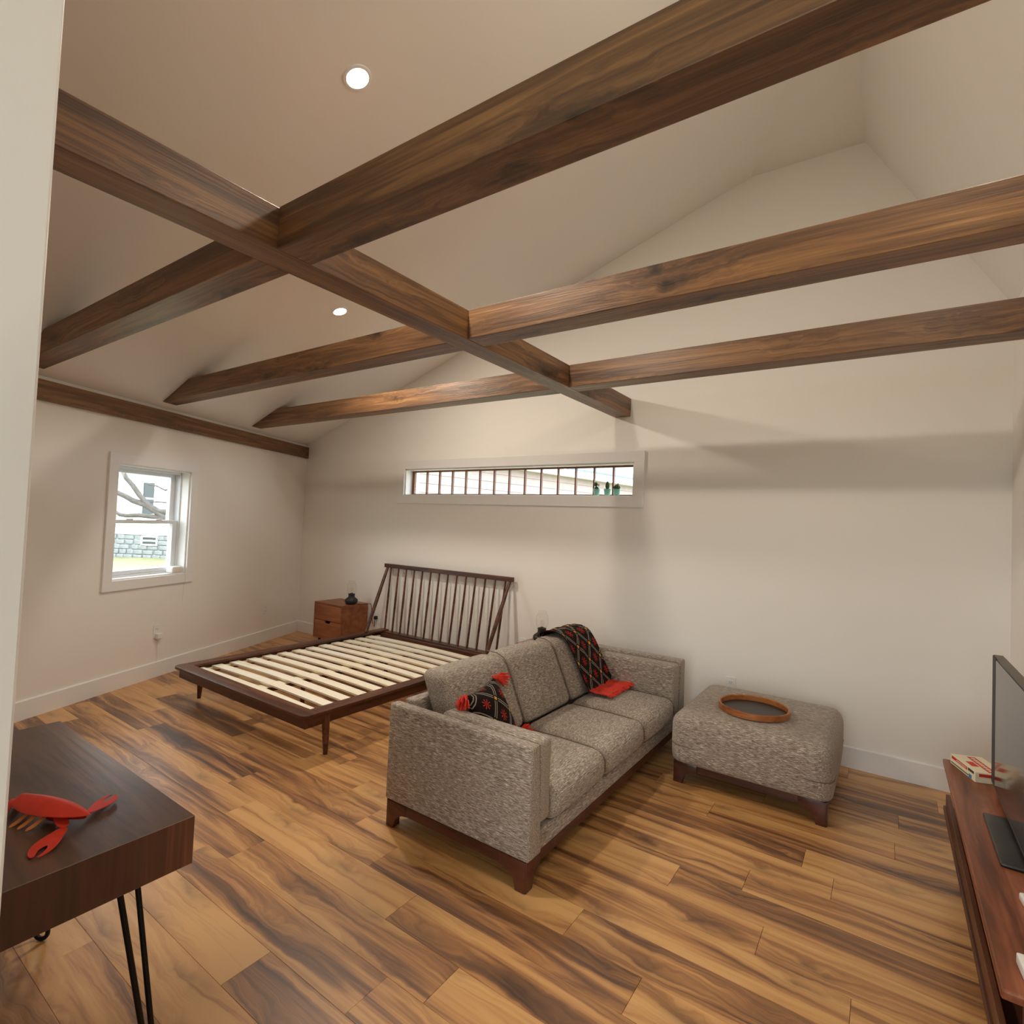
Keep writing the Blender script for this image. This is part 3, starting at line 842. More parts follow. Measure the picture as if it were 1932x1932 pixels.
# arms (profile in y-z: outer face upright, inner face leaning)
sprism('arm', [(SY0, .119), (SY0 + .10, .119), (SY0 + .062, .556), (SY0 + .004, .556)], lambda a, b, d: Vector(S(d, a, b)), SX0, SX1, M['fab_x'], .012)
sprism('arm', [(SY1, .119), (SY1 - .12, .119), (SY1 - .085, .546), (SY1 - .004, .546)], lambda a, b, d: Vector(S(d, a, b)), SX0, SX1 - .005, M['fab_x'], .012)
sprism('back_frame', [(SX0, .119), (SX0 + .085, .119), (SX0 + .062, .555), (SX0 + .002, .555)], lambda a, b, d: Vector(S(a, d, b)), SY0 + .101, SY1 - .121, M['fab_y'], .010)
obj('seat_deck', MB().box(SX0 + .086 - 4.40, SX1 - .012 - 4.40, SY0 + .101 + 1.24, SY1 - .121 + 1.24, .119, .196, .008, 3), M['fab_y'], so, 40)
# arm pads
def pad(y0, y1, zt):
    p = obj('arm_pad', MB().cushion(0, 0, 0, .53, abs(y1 - y0), zt - .232, .022, (0, .006, .003), n=6), M['fab_x'], so, 60, loc=S(4.522, (y0 + y1) / 2, (.232 + zt) / 2))
    return p
pad(-2.137, -2.047, .560); pad(-.518, -.402, .540)
# seat cushions
cw_ = (2.043 - .522) / 3
for k in range(3):
    yc = -2.043 + cw_ * (k + .5)
    c = obj('seat_cushion', MB().cushion(0, 0, 0, .50, cw_ - .004, .150, .055, (.012, .0, .016), n=8), M['fab_y'], so, 60, loc=S(4.552, yc, .273))
    obj('piping', MB().tube([(-.2, cw_ / 2 - .010, .065), (.0, cw_ / 2 - .008, .069), (.17, cw_ / 2 - .010, .066), (.215, cw_ / 2 - .010, .052), (.242, cw_ / 2 - .010, .02), (.245, cw_ / 2 - .010, -.03)], .0026, 6), M['seam'], c, 60)
# back cushions, leaning
for k in range(3):
    yc = -2.043 + cw_ * (k + .5)
    c = obj('back_cushion', MB().cushion(0, 0, 0, .175, cw_ - .003, .340, .045, (.012, 0, .004), shear=.46, n=8), M['fab_y'], so, 60, loc=S(4.176, yc, .5130))
    obj('piping', MB().tube([(.083 - .46 * zq, cw_ / 2 - .008, zq) for zq in (-.15, -.08, 0, .08, .13)] + [(.07 - .46 * .165, cw_ / 2 - .008, .165), (.03 - .46 * .183, cw_ / 2 - .008, .184), (-.04 - .46 * .183, cw_ / 2 - .008, .184)], .0026, 6), M['seam'], c, 60)
# wooden base
wb = MB()
for (x0_, x1_, y0_, y1_) in ((SX0 + .012, SX1 - .016, SY0 + .006, SY0 + .03), (SX0 + .012, SX1 - .016, SY1 - .03, SY1 - .006), (SX0 + .012, SX0 + .036, SY0 + .03, SY1 - .03), (SX1 - .040, SX1 - .016, SY0 + .03, SY1 - .03)):
    wb.box(x0_ - 4.40, x1_ - 4.40, y0_ + 1.24, y1_ + 1.24, .074, .118, .002)
obj('base_rail', wb, M['walnut_leg'], so)
def bracket(w=.125, h=.118, foot=.045):
    return [(0, 0), (foot, 0), (foot + .005, .020), (foot + .012, .040), (foot + .028, .058), (foot + .055, .070), (w, .0735), (w, h - .0005), (0, h - .0005)]
def sofa_leg(parent, x, y, sx, sy, mat, h=.118):
    mb = MB()
    t = .022
    mb.prism([(a * sx, b) for a, b in bracket(h=h)], lambda a, b, d: Vector((a, d * sy, b)), -.004, t, .002)
    mb.prism([(a * sy, b) for a, b in bracket(w=.10, h=h)], lambda a, b, d: Vector((d * sx, a, b)), -.004, t, .002)
    mb.box(min(0, .042 * sx), max(0, .042 * sx), min(0, .042 * sy), max(0, .042 * sy), 0, h - .002, .002)
    return obj('leg', mb, mat, parent, 40, loc=(x, y, 0))
for x, sx in ((SX0 + .012, 1), (SX1 - .014, -1)):
    for y, sy in ((SY0 + .008, 1), (SY1 - .008, -1)):
        sofa_leg(so, x - 4.40, y + 1.24, sx, sy, M['walnut_leg'])

# footstool
ot = thing('footstool', 'grey-brown tweed footstool with dark walnut legs beside the sofa', 'footstool', (5.295, -.515, 0))
fsm = MB().cushion(0, 0, 0, .800, .800, .330, .070, (.008, .008, .012), n=10)
for v in fsm.bm.verts:
    q = max(0, -.03 - v.co.z) / .125
    v.co.x *= 1 - .045 * q * q; v.co.y *= 1 - .045 * q * q
    v.co.z = max(v.co.z, -.104)
obj('upholstery', fsm, M['fab_x'], ot, 60, loc=(0, 0, .2230))
loop = []
for (cx_, cy_, a0_) in ((.33, .33, 0), (-.33, .33, 90), (-.33, -.33, 180), (.33, -.33, 270)):
    loop += [(cx_ + .071 * math.cos(R(a0_ + q)), cy_ + .071 * math.sin(R(a0_ + q)), .215) for q in (0, 30, 60, 90)]
obj('piping', MB().tube(loop, .0042, 6, closed=True), M['seam'], ot, 60)
wb = MB()
for (x0_, x1_, y0_, y1_) in ((-.36, .36, -.372, -.35), (-.36, .36, .35, .372), (-.37, -.348, -.35, .35), (.348, .37, -.35, .35)):
    wb.box(x0_, x1_, y0_, y1_, .074, .1175, .002)
obj('base_rail', wb, M['walnut_leg'], ot)
for x, sx in ((-.374, 1), (.374, -1)):
    for y, sy in ((-.376, 1), (.376, -1)):
        sofa_leg(ot, x, y, sx, sy, M['walnut_leg'])
# tray on the footstool
tr = thing('round_tray', 'round wooden tray with a dark base lying on the footstool', 'tray', (5.278, -.605, .4005))
rt = .188
obj('rim', MB().lathe([(rt - .012, .003), (rt - .011, .030), (rt - .005, .034), (rt, .031), (rt + .002, .015), (rt, .0), (rt - .012, .0), (rt - .012, .003)], 56), M['tray_rim'], tr, 40)
obj('tray_base', MB().lathe([(0, .001), (rt - .0125, .001), (rt - .0125, .005), (0, .005)], 56), M['tray_base'], tr, 40)

# throw blanket over the far back cushion
prof_t = [(4.030, .56), (4.005, .63), (4.020, .690), (4.070, .712), (4.130, .712), (4.185, .690), (4.228, .63), (4.265, .56), (4.298, .49), (4.335, .42), (4.365, .376)]
prof_f = [(4.365, .376), (4.42, .368), (4.47, .3725), (4.505, .3745)]
def path_fn(prof):
    d = [0]
    for a, b in zip(prof, prof[1:]): d.append(d[-1] + math.hypot(b[0] - a[0], b[1] - a[1]))
    def f(t):
        q = t * d[-1]
        for i in range(len(d) - 1):
            if q <= d[i + 1] + 1e-9:
                w = (q - d[i]) / (d[i + 1] - d[i])
                return prof[i][0] + (prof[i + 1][0] - prof[i][0]) * w, prof[i][1] + (prof[i + 1][1] - prof[i][1]) * w
        return prof[-1]
    return f, d[-1]
tw = thing('throw_blanket', 'black embroidered throw with red fringed end over the far sofa back', 'blanket', (4.30, -.74, .36))
TW0 = Vector((4.30, -.74, .36))
def throw_surface(prof, y0a, y1a, y0b, y1b, nu, nv, uv0, th=.006):
    f, Ltot = path_fn(prof)
    def pos(u, v, off):
        x, z = f(u)
        x2, z2 = f(min(1, u + .01)); x3, z3 = f(max(0, u - .01))
        tx, tz = x2 - x3, z2 - z3
        n = math.hypot(tx, tz) or 1
        ya = y0a + (y0b - y0a) * u; yb = y1a + (y1b - y1a) * u
        y = ya + (yb - ya) * v
        wob = .004 * math.sin(v * 17 + u * 3) + .003 * math.sin(v * 31 + 2)
        o = off + .004 + max(0, wob)
        return Vector((x - tz / n * o, y, z + tx / n * o)) - TW0
    mb = MB()
    uvf = lambda u, v: ((v - .5) * 2.3, uv0 + u * Ltot * 8.2)
    a = mb.grid(nu, nv, lambda u, v: pos(u, v, th), uvf)
    b = mb.grid(nu, nv, lambda u, v: pos(u, v, 0), uvf, flip=True)
    n0 = len(mb.bm.faces)
    for i in range(nu):
        mb.bm.faces.new((a[i][0], b[i][0], b[i + 1][0], a[i + 1][0])); mb.bm.faces.new((a[i + 1][nv], b[i + 1][nv], b[i][nv], a[i][nv]))
    for j in range(nv):
        mb.bm.faces.new((a[0][j + 1], b[0][j + 1], b[0][j], a[0][j])); mb.bm.faces.new((a[nu][j], b[nu][j], b[nu][j + 1], a[nu][j + 1]))
    mb.bm.faces.ensure_lookup_table()
    for f_ in mb.bm.faces[n0:]:
        for l in f_.loops: l[mb.uv].uv = (.25, 0)
    return mb
obj('cloth', throw_surface(prof_t, -.940, -.560, -.880, -.530, 40, 24, 0), M['embroidery'], tw, 60)
obj('fringed_end', throw_surface(prof_f, -.880, -.530, -.890, -.524, 10, 24, 0), M['red_tassel'], tw, 60)
mb = MB()
for k in range(26):
    y = -.885 + .356 * k / 25
    q = random.uniform(-.006, .006)
    mb.tube([Vector((4.503, y, .381)) - TW0, Vector((4.517, y + q, .381)) - TW0, Vector((4.531 + random.uniform(-.004, .006), y + 2 * q, .379)) - TW0], [.0045, .004, .003], 5)
obj('fringe', mb, M['red_tassel'], tw, 60)

# cushion with tassels
pw, ph, pt_ = .285, .33, .13
pc = thing('tasselled_cushion', 'black embroidered cushion with red corner tassels at the near end of the sofa', 'cushion', (4.340, -1.850, .468))
pc.rotation_euler = (R(4), R(-27), R(8))
mb = MB()
def pil(sgn):
    def f(u, v):
        a, b = 2 * u - 1, 2 * v - 1
        pin = 1 - .10 * (1 - abs(a) ** 2.2) * abs(b) ** 2; pin2 = 1 - .10 * (1 - abs(b) ** 2.2) * abs(a) ** 2
        t = ((1 - abs(a) ** 2.4) * (1 - abs(b) ** 2.4)) ** .55
        return Vector((sgn * pt_ / 2 * t, a * pw / 2 * pin2, b * ph / 2 * pin))
    return f
uvp = lambda u, v: (u * 1.8 + .1, v * 3.0 + .1)
mb.grid(22, 22, pil(1), uvp); mb.grid(22, 22, pil(-1), uvp, flip=True)
bmesh.ops.remove_doubles(mb.bm, verts=mb.bm.verts, dist=1e-5)
obj('cover', mb, M['embroidery'], pc, 70)
def tassel(loc, d, ln=.085):
    d = Vector(d).normalized()
    mb = MB()
    p0 = Vector((0, 0, 0))
    mb.tube([p0 - d * .004, p0 + d * .012, p0 + d * .022, p0 + d * .028], [.006, .014, .013, .007], 10)
    ref = d.orthogonal().normalized(); ref2 = d.cross(ref)
    for k in range(22):
        an = 2 * math.pi * k / 22 * 2.3; rr = (.4 + .6 * ((k * 7) % 11) / 10)
        o = ref * math.cos(an) + ref2 * math.sin(an)
        sag = Vector((0, 0, -.012 * rr))
        mb.tube([p0 + d * .022 + o * .004, p0 + d * .045 + o * .024 * rr, p0 + d * ln * random.uniform(.8, 1.05) + o * .034 * rr + sag], [.004, .0048, .003], 5)
    return obj('tassel', mb, M['red_tassel'], pc, 60, loc=loc)
tassel((0, -pw / 2, ph / 2), (.15, -.9, -.25)); tassel((0, pw / 2, ph / 2), (.3, .75, -.35))
tassel((0, pw / 2 , -ph / 2 + .012), (.75, .5, .35)); tassel((0, -pw / 2, -ph / 2 + .02), (.6, -.4, .4))

# ------------------------------------------------------------------ desk with hairpin legs
DZ0, DZ1 = .540, .657
DX0, DX1, DYb, DYf = 3.505, 4.482, -3.300, -3.860
dk = thing('hairpin_desk', 'dark walnut desk with a thick top and black hairpin legs', 'desk', ((DX0 + DX1) / 2, (DYb + DYf) / 2, 0))
dcx, dcy = (DX0 + DX1) / 2, (DYb + DYf) / 2
hx, hy = (DX1 - DX0) / 2, (DYb - DYf) / 2
dm = MB().box(-hx, hx, -hy, hy, DZ0, DZ1, .0012, 1).mesh('desk_top')
dm.materials.append(M['desk']); dm.materials.append(M['desk_front'])
for p_ in dm.polygons: p_.material_index = 0 if abs(p_.normal.z) > .5 else 1
obj('desk_top', dm, None, dk)
def hairpin(cx, cy, sx, sy):
    r = .0068
    mb = MB()
    fx, fy = cx, cy
    w = .020
    # two rods meeting in a U at the floor, splayed outwards at the bottom
    ax, ay = (1, 0)
    pts = []
    top1 = Vector((fx - sx * .115, fy - sy * .012, DZ0 - .004)); top2 = Vector((fx - sx * .012, fy - sy * .085, DZ0 - .004))
    dirn = (top2 - top1); dirn.z = 0; dirn.normalize()
    foot = Vector((fx + sx * .012, fy + sy * .010, 0))
    a = foot - dirn * w + Vector((0, 0, .028)); b = foot + dirn * w + Vector((0, 0, .028))
    arc = [foot + dirn * (-w * math.cos(q)) + Vector((0, 0, .028 - (.028 - r) * math.sin(q))) for q in [math.pi * i / 10 for i in range(1, 10)]]
    mb.tube([top1, top1 + (a - top1) * .5, a] + arc + [b, b + (top2 - b) * .5, top2], r, 10)
    l_ = obj('leg', mb, M['black_metal'], dk, 50)
    pm = MB().box(min(fx, fx - sx * .13), max(fx, fx - sx * .13), min(fy, fy - sy * .10), max(fy, fy - sy * .10), DZ0 - .005, DZ0 - .0004, .001)
    obj('mounting_plate', pm, M['black_metal'], l_)
    return l_
hairpin(hx - .075, hy - .045, 1, 1); hairpin(-hx + .158, hy - .064, -1, 1); hairpin(hx - .075, -hy + .06, 1, -1); hairpin(-hx + .105, -hy + .06, -1, -1)

# ------------------------------------------------------------------ paper lobster on the desk
lob = thing('paper_lobster', 'red slotted-card lobster figure standing on the dark desk', 'ornament', (4.255, -3.522, DZ1 + .001), R(22))
lob.scale = (.78, .78, .78)
# local: +x towards the head, z up
TH = .0022
def card(name, outline, fn, mat, parent=lob):
    return obj(name, MB().prism(outline, fn, -TH / 2, TH / 2), mat, parent)
def smooth_loop(pts, it=2):
    for _ in range(it):
        q = []
        for i in range(len(pts)):
            a, b = pts[i], pts[(i + 1) % len(pts)]
            q.append((a[0] * .75 + b[0] * .25, a[1] * .75 + b[1] * .25)); q.append((a[0] * .25 + b[0] * .75, a[1] * .25 + b[1] * .75))
        pts = q
    return pts
# upright body card
body = [(-.17, .030), (-.12, .050), (-.05, .062), (.03, .060), (.09, .048), (.135, .036), (.12, .026), (.07, .018), (.03, .012), (.015, .0015), (-.02, .0015), (-.035, .02), (-.08, .026), (-.13, .02)]
card('body_card', smooth_loop(body, 1), lambda a, b, d: Vector((a, d, b)), M['lob_dark'])
# carapace: folded shell following the body's back
sh = MB()
def shell(off):
    def f(u, v):
        x = -.125 + .27 * u
        w = .048 * math.sin(math.pi * min(1, (u * .92 + .10)) ** .8) ** .7
        yy = (2 * v - 1) * w
        z = .064 + .012 * math.sin(math.pi * u) - .022 * u - abs(2 * v - 1) ** 1.5 * w * .55
        return Vector((x, yy, z + off))
    return f
a = sh.grid(16, 8, shell(.0022)); b = sh.grid(16, 8, shell(0), flip=True)
bmesh.ops.bridge_loops(sh.bm, edges=[e for e in sh.bm.edges if e.is_boundary])
obj('carapace', sh, M['lob_red'], lob, 60)
# tail: three bowed strips
for k in range(3):
    x = -.165 - .035 * k
    t_m = MB(); w = .042 - .006 * k
    fa = lambda u, v, x=x, w=w, k=k: Vector((x + .030 * u, (2 * v - 1) * w, .042 - .010 * k - abs(2 * v - 1) ** 1.6 * w * .8))
    t_m.grid(2, 8, lambda u, v: fa(u, v) + Vector((0, 0, .0018))); t_m.grid(2, 8, fa, flip=True)
    bmesh.ops.bridge_loops(t_m.bm, edges=[e for e in t_m.bm.edges if e.is_boundary])
    obj('tail_segment', t_m, M['lob_red'], lob, 60)
# claws lying on the desk, one on each side of the head
claw = smooth_loop([(0, -.012), (.03, -.020), (.062, -.030), (.100, -.028), (.128, -.012), (.138, .004), (.128, .008), (.105, -.002), (.086, .002), (.082, .010), (.098, .018), (.122, .020), (.135, .016), (.132, .024), (.108, .034), (.070, .032), (.035, .020), (0, .012)], 2)
arm_o = smooth_loop([(-.005, -.012), (.025, -.016), (.055, -.012), (.060, .006), (.050, .018), (.020, .014), (-.005, .012)], 2)
def flat(px, py, ang, tilt, z):
    c, s = math.cos(ang), math.sin(ang)
    return lambda a, b, d: Vector((px + a * c - b * s, py + a * s + b * c, z + d + tilt * a))
cl = card('claw', claw, flat(.088, -.030, R(-71), -.05, .012), M['lob_red'])
card('claw_arm', arm_o, flat(.030, -.006, R(-24), -.30, .030), M['lob_red'])
c2 = card('claw', [(x_ * .85, y_ * .9) for x_, y_ in claw], flat(.072, .052, R(99), -.02, .012), M['lob_red'])
card('claw_arm', arm_o, flat(.036, .008, R(50), -.25, .028), M['lob_dark'])
leg_o = smooth_loop([(0, -.005), (.025, -.006), (.050, .000), (.064, .012), (.058, .016), (.042, .008), (.02, .006), (0, .006)], 1)
for sgn in (-1, 1):
    for k, x in enumerate((.0, -.032, -.064)):
        card('leg', leg_o, (lambda x, sgn: lambda a, b, d: Vector((x - b * 1.3, sgn * (.004 + a * .95), max(.0012 + TH / 2, .036 - (a / .064) ** 1.3 * .036) + d)))(x, sgn), M['lob_orange'])
for sgn in (-1, 1):
    mb = MB().tube([(.128, sgn * .004, .034), (.165, sgn * .016, .040), (.200, sgn * .035, .036)], [.0016, .0014, .0008], 6)

# ------------------------------------------------------------------ media console, screen and things on it
CX0, CX1, CY0, CY1 = 6.112, 6.436, -2.375, -.872
cn = thing('media_console', 'low reddish walnut media console along the right wall', 'console', ((CX0 + CX1) / 2, (CY0 + CY1) / 2, 0))
ccx, ccy = (CX0 + CX1) / 2, (CY0 + CY1) / 2
hl, hw = (CY1 - CY0) / 2, (CX1 - CX0) / 2
def cboard(name, x0_, x1_, y0_, y1_, z0_, z1_, mat, bev=.003):
    """boards run along world y: local x is turned to it"""
    mb = MB().box(-(y1_ - y0_) / 2, (y1_ - y0_) / 2, -(x1_ - x0_) / 2, (x1_ - x0_) / 2, 0, z1_ - z0_, bev, 2)
    return obj(name, mb, mat, cn, loc=((x0_ + x1_) / 2 - ccx, (y0_ + y1_) / 2 - ccy, z0_), rot=(0, 0, R(90)))
cboard('top_board', CX0, CX1, CY0, CY1, .428, .450, M['console'], .005)
cboard('bottom_board', CX0 + .004, CX1, CY0 + .03, CY1, .226, .246, M['console_dark'])
cboard('front_lip', CX0 + .012, CX0 + .028, CY0 + .04, CY1 - .01, .246, .300, M['console_dark'], .002)
cboard('back_panel', CX1 - .012, CX1 - .002, CY0 + .04, CY1 - .01, .2465, .4275, M['console_dark'], .001)
for ya in (CY0 + .045, -1.62, CY1 - .22):
    cboard('upright', CX0 + .045, CX1 - .013, ya, ya + .018, .2465, .4275, M['console_dark'], .001)
cboard('drawer_front', CX0 + .032, CX0 + .044, -1.60, CY1 - .23, .302, .424, M['console_dark'], .002)
for lx in (CX0 + .06, CX1 - .06):
    for ly in (CY0 + .16, CY1 - .16):
        obj('leg', MB().tube([(lx - ccx, ly - ccy, 0), (lx - ccx, ly - ccy, .226)], [.012, .018], 10), M['console_dark'], cn, 50)
tv = thing('television', 'flat black television standing on the walnut console', 'television', (6.262, -1.60, .450))
tx = 6.262
TY0, TY1 = -2.03, -1.105
obj('panel_case', MB().box(-.012, .016, TY0 + 1.60, TY1 + 1.60, .026, .520, .002), M['tv_case'], tv)
obj('screen', MB().box(-.0145, -.0121, TY0 + 1.606, TY1 + 1.525, .036, .514), M['screen'], tv)
obj('bezel', MB().box(-.0148, -.0121, TY1 + 1.5252, TY1 + 1.5998, .036, .5198), M['black'], tv)
obj('top_edge', MB().box(-.0122, .0162, TY0 + 1.60, TY1 + 1.60, .5202, .5225), M['tv_edge'], tv)
obj('lower_edge', MB().box(-.0152, -.0121, TY0 + 1.60, TY1 + 1.60, .0262, .0345), M['tv_edge'], tv)
obj('stand_neck', MB().box(-.010, .030, -.06, .06, .012, .060, .003), M['tv_case'], tv)
obj('stand_foot', MB().cushion(0.0, .0, .0065, .150, .37, .012, .0058, n=4), M['tv_case'], tv, 50)
ft = tv.children[-1]
# board-game boxes
BX_G = 'flat game boxes beside the television'
def gamebox(z, h, main, band, label, rz):
    t = thing('game_box', label, 'box', (6.222, -.984, z), rz, BX_G)
    obj('box', MB().box(-.095, .095, -.058, .058, 0, h, .0015), main, t)
    return t
rzg = math.atan2(-.18, .065)
g1 = gamebox(.4505, .0195, M['paper'], None, 'lower cream game box with a green and blue edge beside the television', rzg)
g2 = gamebox(.4705, .0205, M['paper'], None, 'upper cream and red game box on the stack beside the television', rzg)
e = .0004
mg = mat_plain('green_box_print', srgb(86, 104, 46), .6)
obj('edge_print', MB().box(-.088, .045, -.058 - e, -.058, .006, .011), mg, g1)
obj('edge_patch', MB().box(.048, .070, -.058 - e, -.058, .002, .017), M['paper_blue'], g1)
obj('edge_print', MB().box(-.082, .038, -.058 - e, -.058, .005, .0165), M['paper_red'], g2)
obj('edge_patch', MB().box(.044, .086, -.058 - e, -.058, .008, .0185), M['paper_dark'], g2)
mb = MB()
for k in range(9):
    xk = -.045 + k * .0085
    mb.box(xk, xk + .0055, -.058 - 2 * e, -.058 - e, .0085, .013)
obj('edge_lettering', mb, M['paper'], g2)
mb = MB(); mb.box(-.078, .085, -.006, .024, .0205, .0205 + e); mb.box(-.02, .03, -.038, -.012, .0205, .0205 + e)
obj('lid_print', mb, M['paper_red'], g2)
mb = MB()
for k in range(8):
    xk = -.066 + k * .018
    mb.box(xk, xk + .011, .002, .016, .0205 + e, .0205 + 2 * e)
obj('lid_lettering', mb, M['paper'], g2)
obj('end_print', MB().box(.095, .095 + e, -.045, .045, .004, .016), M['paper_red'], g2)
# white things at the right edge of the view
rm = thing('white_remote', 'white plastic remote at the right edge of the console, behind the white box', 'remote', (6.238, -2.015, .450), R(6))
obj('body', MB().box(-.028, .028, -.07, .07, .0005, .022, .006, 3), M['plastic_white'], rm, 40)
rm2 = thing('white_box', 'small white plastic box at the near end of the console', 'box', (6.206, -2.294, .450), R(4))
obj('body', MB().box(-.05, .05, -.042, .042, .0005, .026, .004, 3), M['plastic_white'], rm2, 40)

# ------------------------------------------------------------------ cacti on the ribbon window's sill
CG = 'little cacti on the ribbon window sill'
def pot(x, label):
    t = thing('potted_cactus', label, 'cactus', (x, .045, W2[2] + .008), 0, CG)
    obj('pot', MB().lathe([(0, 0), (.019, 0), (.022, .004), (.029, .050), (.030, .054), (.026, .054), (.025, .048), (0, .046)], 20), M['pot'], t, 40)
    return t
def blob(r, h, z, x=0, y=0, ridge=0, n=18):
    mb = MB()
    prof_ = [(r * math.sin(math.pi * (i / 8)) ** .7 if 0 < i < 8 else 0, z + h * i / 8) for i in range(9)]
    mb.lathe(prof_, n, (x, y, 0))
    if ridge:
        for v in mb.bm.verts:
            d = Vector((v.co.x - x, v.co.y - y))
            an = math.atan2(d.y, d.x)
            k = 1 + ridge * math.cos(an * 9)
            v.co.x = x + d.x * k; v.co.y = y + d.y * k
    return mb
p1 = pot(3.920, 'mint pot with a two-eared prickly pear, leftmost of the three on the sill')
obj('pad', blob(.018, .036, .042), M['cactus'], p1, 60); obj('pad', blob(.017, .040, .074, -.008), M['cactus'], p1, 60)
obj('pad', blob(.010, .026, .074, .018), M['spines'], p1, 60)
p2 = pot(4.016, 'mint pot with a tall pointed cactus, middle of the three on the sill')
obj('stem', blob(.0155, .078, .042, ridge=.12), M['cactus'], p2, 60)
p3 = pot(4.098, 'mint pot with a round cactus, rightmost of the three on the sill')
obj('stem', blob(.026, .048, .044, ridge=.10, n=36), M['cactus'], p3, 60)
obj('flower', blob(.010, .016, .086, .010), M['spines'], p3, 60)

# ------------------------------------------------------------------ outdoors
gm = MB()
gm.raw([(-60, -40, -2.45), (-60, 60, -2.45), (-34, 60, -2.2), (-34, -40, -2.2), (-1.2, 60, -.75), (-1.2, -40, -.75), (40, 60, -.75), (40, -40, -.75)],
       [(0, 3, 2, 1), (3, 5, 4, 2), (5, 7, 6, 4)])
gr = obj('ground', gm, M['grass']); gr['kind'] = 'structure'
gp = MB(); gp.box(-14, 14, -1.6, 1.6, -.02, .05)
gv = obj('gravel_path', gp, M['gravel'], loc=(-21, 6.4, -1.60), rot=(0, R(-2.5), R(35)))
gv['kind'] = 'structure'
# far house seen through the left window; its front faces the room
hdir = Vector((.823, .568, 0)).normalized(); hn = Vector((.568, -.823, 0)).normalized()
H0 = Vector((-38.97, 13.53, 0))
hs = thing('neighbour_house', 'white lap-sided house on a stone foundation seen through the left window', 'house', (H0.x, H0.y, -2.3), math.atan2(hdir.y, hdir.x))
# local: x along the front, -y towards us
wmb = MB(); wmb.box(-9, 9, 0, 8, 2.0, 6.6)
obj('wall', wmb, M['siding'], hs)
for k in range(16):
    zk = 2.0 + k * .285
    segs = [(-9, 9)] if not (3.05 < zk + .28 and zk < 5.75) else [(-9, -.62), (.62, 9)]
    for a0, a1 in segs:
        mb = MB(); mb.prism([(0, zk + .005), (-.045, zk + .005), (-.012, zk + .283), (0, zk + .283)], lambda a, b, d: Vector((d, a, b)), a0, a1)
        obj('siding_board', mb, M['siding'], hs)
obj('water_table', MB().box(-9.05, 9.05, -.08, 0, 1.72, 2.0), M['trim'], hs)
fmb = MB(); fmb.box(-9, 9, .02, 8, -.5, 1.74)
obj('foundation', fmb, M['stone'], hs)
random.seed(3)
st_mesh = []
for q in range(4):
    w, h = random.uniform(.5, .9), random.uniform(.26, .34)
    mb = MB(); mb.box(-w / 2, w / 2, -.06, .02, 0, h, .05, 1); m_ = mb.mesh('foundation_stone'); m_.materials.append(M['stone']); st_mesh.append((m_, w, h))
for rowk in range(5):
    x = -4.5 + random.uniform(0, .4)
    while x < 4.5:
        m_, w, h = random.choice(st_mesh)
        if not (-.5 < x < .9 and rowk >= 3): obj('foundation_stone', m_, None, hs, loc=(x, 0, -.08 + rowk * .36))
        x += w + .06
def hwin(x0_, x1_, z0_, z1_, parent, two=True):
    f = MB(); r = .09
    f.box(x0_ - .1, x0_, -.09, -.01, z0_ - .1, z1_ + .12); f.box(x1_, x1_ + .1, -.09, -.01, z0_ - .1, z1_ + .12)
    f.box(x0_, x1_, -.09, -.01, z1_, z1_ + .12); f.box(x0_ - .05, x1_ + .05, -.12, -.01, z0_ - .1, z0_)
    zm_ = (z0_ + z1_) / 2
    f.box(x0_, x1_, -.07, -.01, zm_ - .06, zm_ + .06)
    w = obj('window', f, M['trim'], parent)
    for a, b in ((z0_, zm_ - .06), (zm_ + .06, z1_)): obj('pane', MB().box(x0_, x1_, -.03, -.012, a, b), M['pane_dark'], w)
hwin(-.42, .42, 3.25, 5.55, hs)
hwin(-.25, .75, 1.05, 1.55, hs)
obj('roof', MB().prism([(-.7, 6.5), (4, 9.4), (8.7, 6.5), (8.7, 6.7), (4, 9.65), (-.7, 6.7)], lambda a, b, d: Vector((d, a, b)), -9.6, 9.6), M['roofing'], hs)
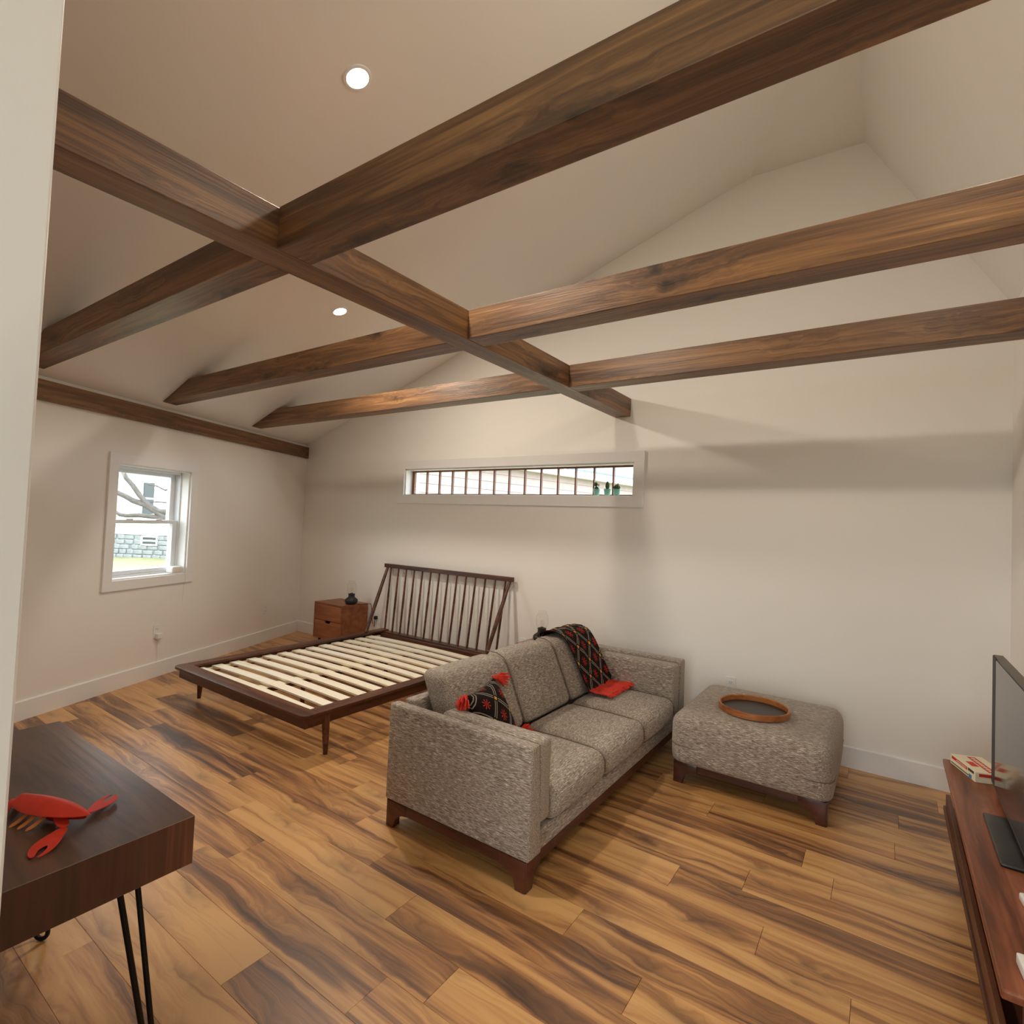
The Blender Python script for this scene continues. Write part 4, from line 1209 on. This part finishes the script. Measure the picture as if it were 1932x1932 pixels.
# tree whose bare branches cross the left window
cpos = Vector((5.89436818, -3.99899712, 1.42))
def ry(x, y, d):
    return cpos + (_fw + _ri * ((x - 968.92) / 1021.017) - _up * ((y - 952.385) / 1021.017)) * d
te = thing('bare_tree', 'bare tree with pale branches crossing the left window view', 'tree', ry(372, 1085, 12.4))
T0 = te.location.copy()
tk = [ry(372, 1100, 12.4), ry(366, 1020, 12.4), ry(356, 960, 12.5), ry(352, 880, 12.6), ry(362, 780, 12.8)]
obj('trunk', MB().tube([p - T0 for p in tk], [.20, .17, .14, .11, .07], 12), M['bark'], te, 60)
for pts, r0 in (([(356, 975), (320, 967), (300, 965), (280, 953), (264, 935), (250, 915), (238, 902), (228, 882), (216, 860)], .045),
                ([(358, 990), (318, 980), (295, 966), (275, 953), (250, 944), (236, 936), (218, 928), (190, 912)], .052),
                ([(318, 980), (290, 975), (262, 972), (240, 973), (226, 971), (212, 962), (190, 955)], .036),
                ([(352, 905), (330, 918), (312, 925), (296, 917), (280, 914)], .014), ([(355, 955), (320, 949), (300, 947), (284, 947)], .012)):
    P = [ry(x, y, 12.4 + .15 * i / len(pts)) - T0 for i, (x, y) in enumerate(pts)]
    obj('branch', MB().tube(P, [r0 * 1.5 * (1 - .45 * i / len(P)) for i in range(len(P))], 8), M['bark'], te, 60)
# house seen through the ribbon window: its eave falls away to the right
EL, ER = Vector((-4.187, 11.456, 3.46)), Vector((-3.138, 18.138, 3.46))
ed = (ER - EL); ed.z = 0; Lh = ed.length; ed.normalize()
h2 = thing('brick_house', 'pale pinkish house with white eave seen through the ribbon window', 'house', (EL.x, EL.y, -.8), math.atan2(ed.y, ed.x))
# local x along the eave, -y to the right of it (towards the view)
obj('wall', MB().box(-5, 16, .5, 8, 0, 4.1), M['brick'], h2)
for k in range(14):
    zk = .3 + k * .27
    obj('siding_board', MB().prism([(.5, zk + .004), (.462, zk + .004), (.488, zk + .266), (.5, zk + .266)], lambda a, b, d: Vector((d, a, b)), -5, 16), M['brick'], h2)
obj('fascia', MB().box(-5.3, 16.3, 0, .05, 4.02, 4.26), M['trim'], h2)
obj('soffit', MB().box(-5.3, 16.3, .05, .5, 4.05, 4.09), M['trim'], h2)
obj('roof', MB().prism([(-.06, 4.26), (4.3, 6.6), (4.3, 6.72), (-.06, 4.34)], lambda a, b, d: Vector((d, a, b)), -5.4, 16.4), M['roofing'], h2)
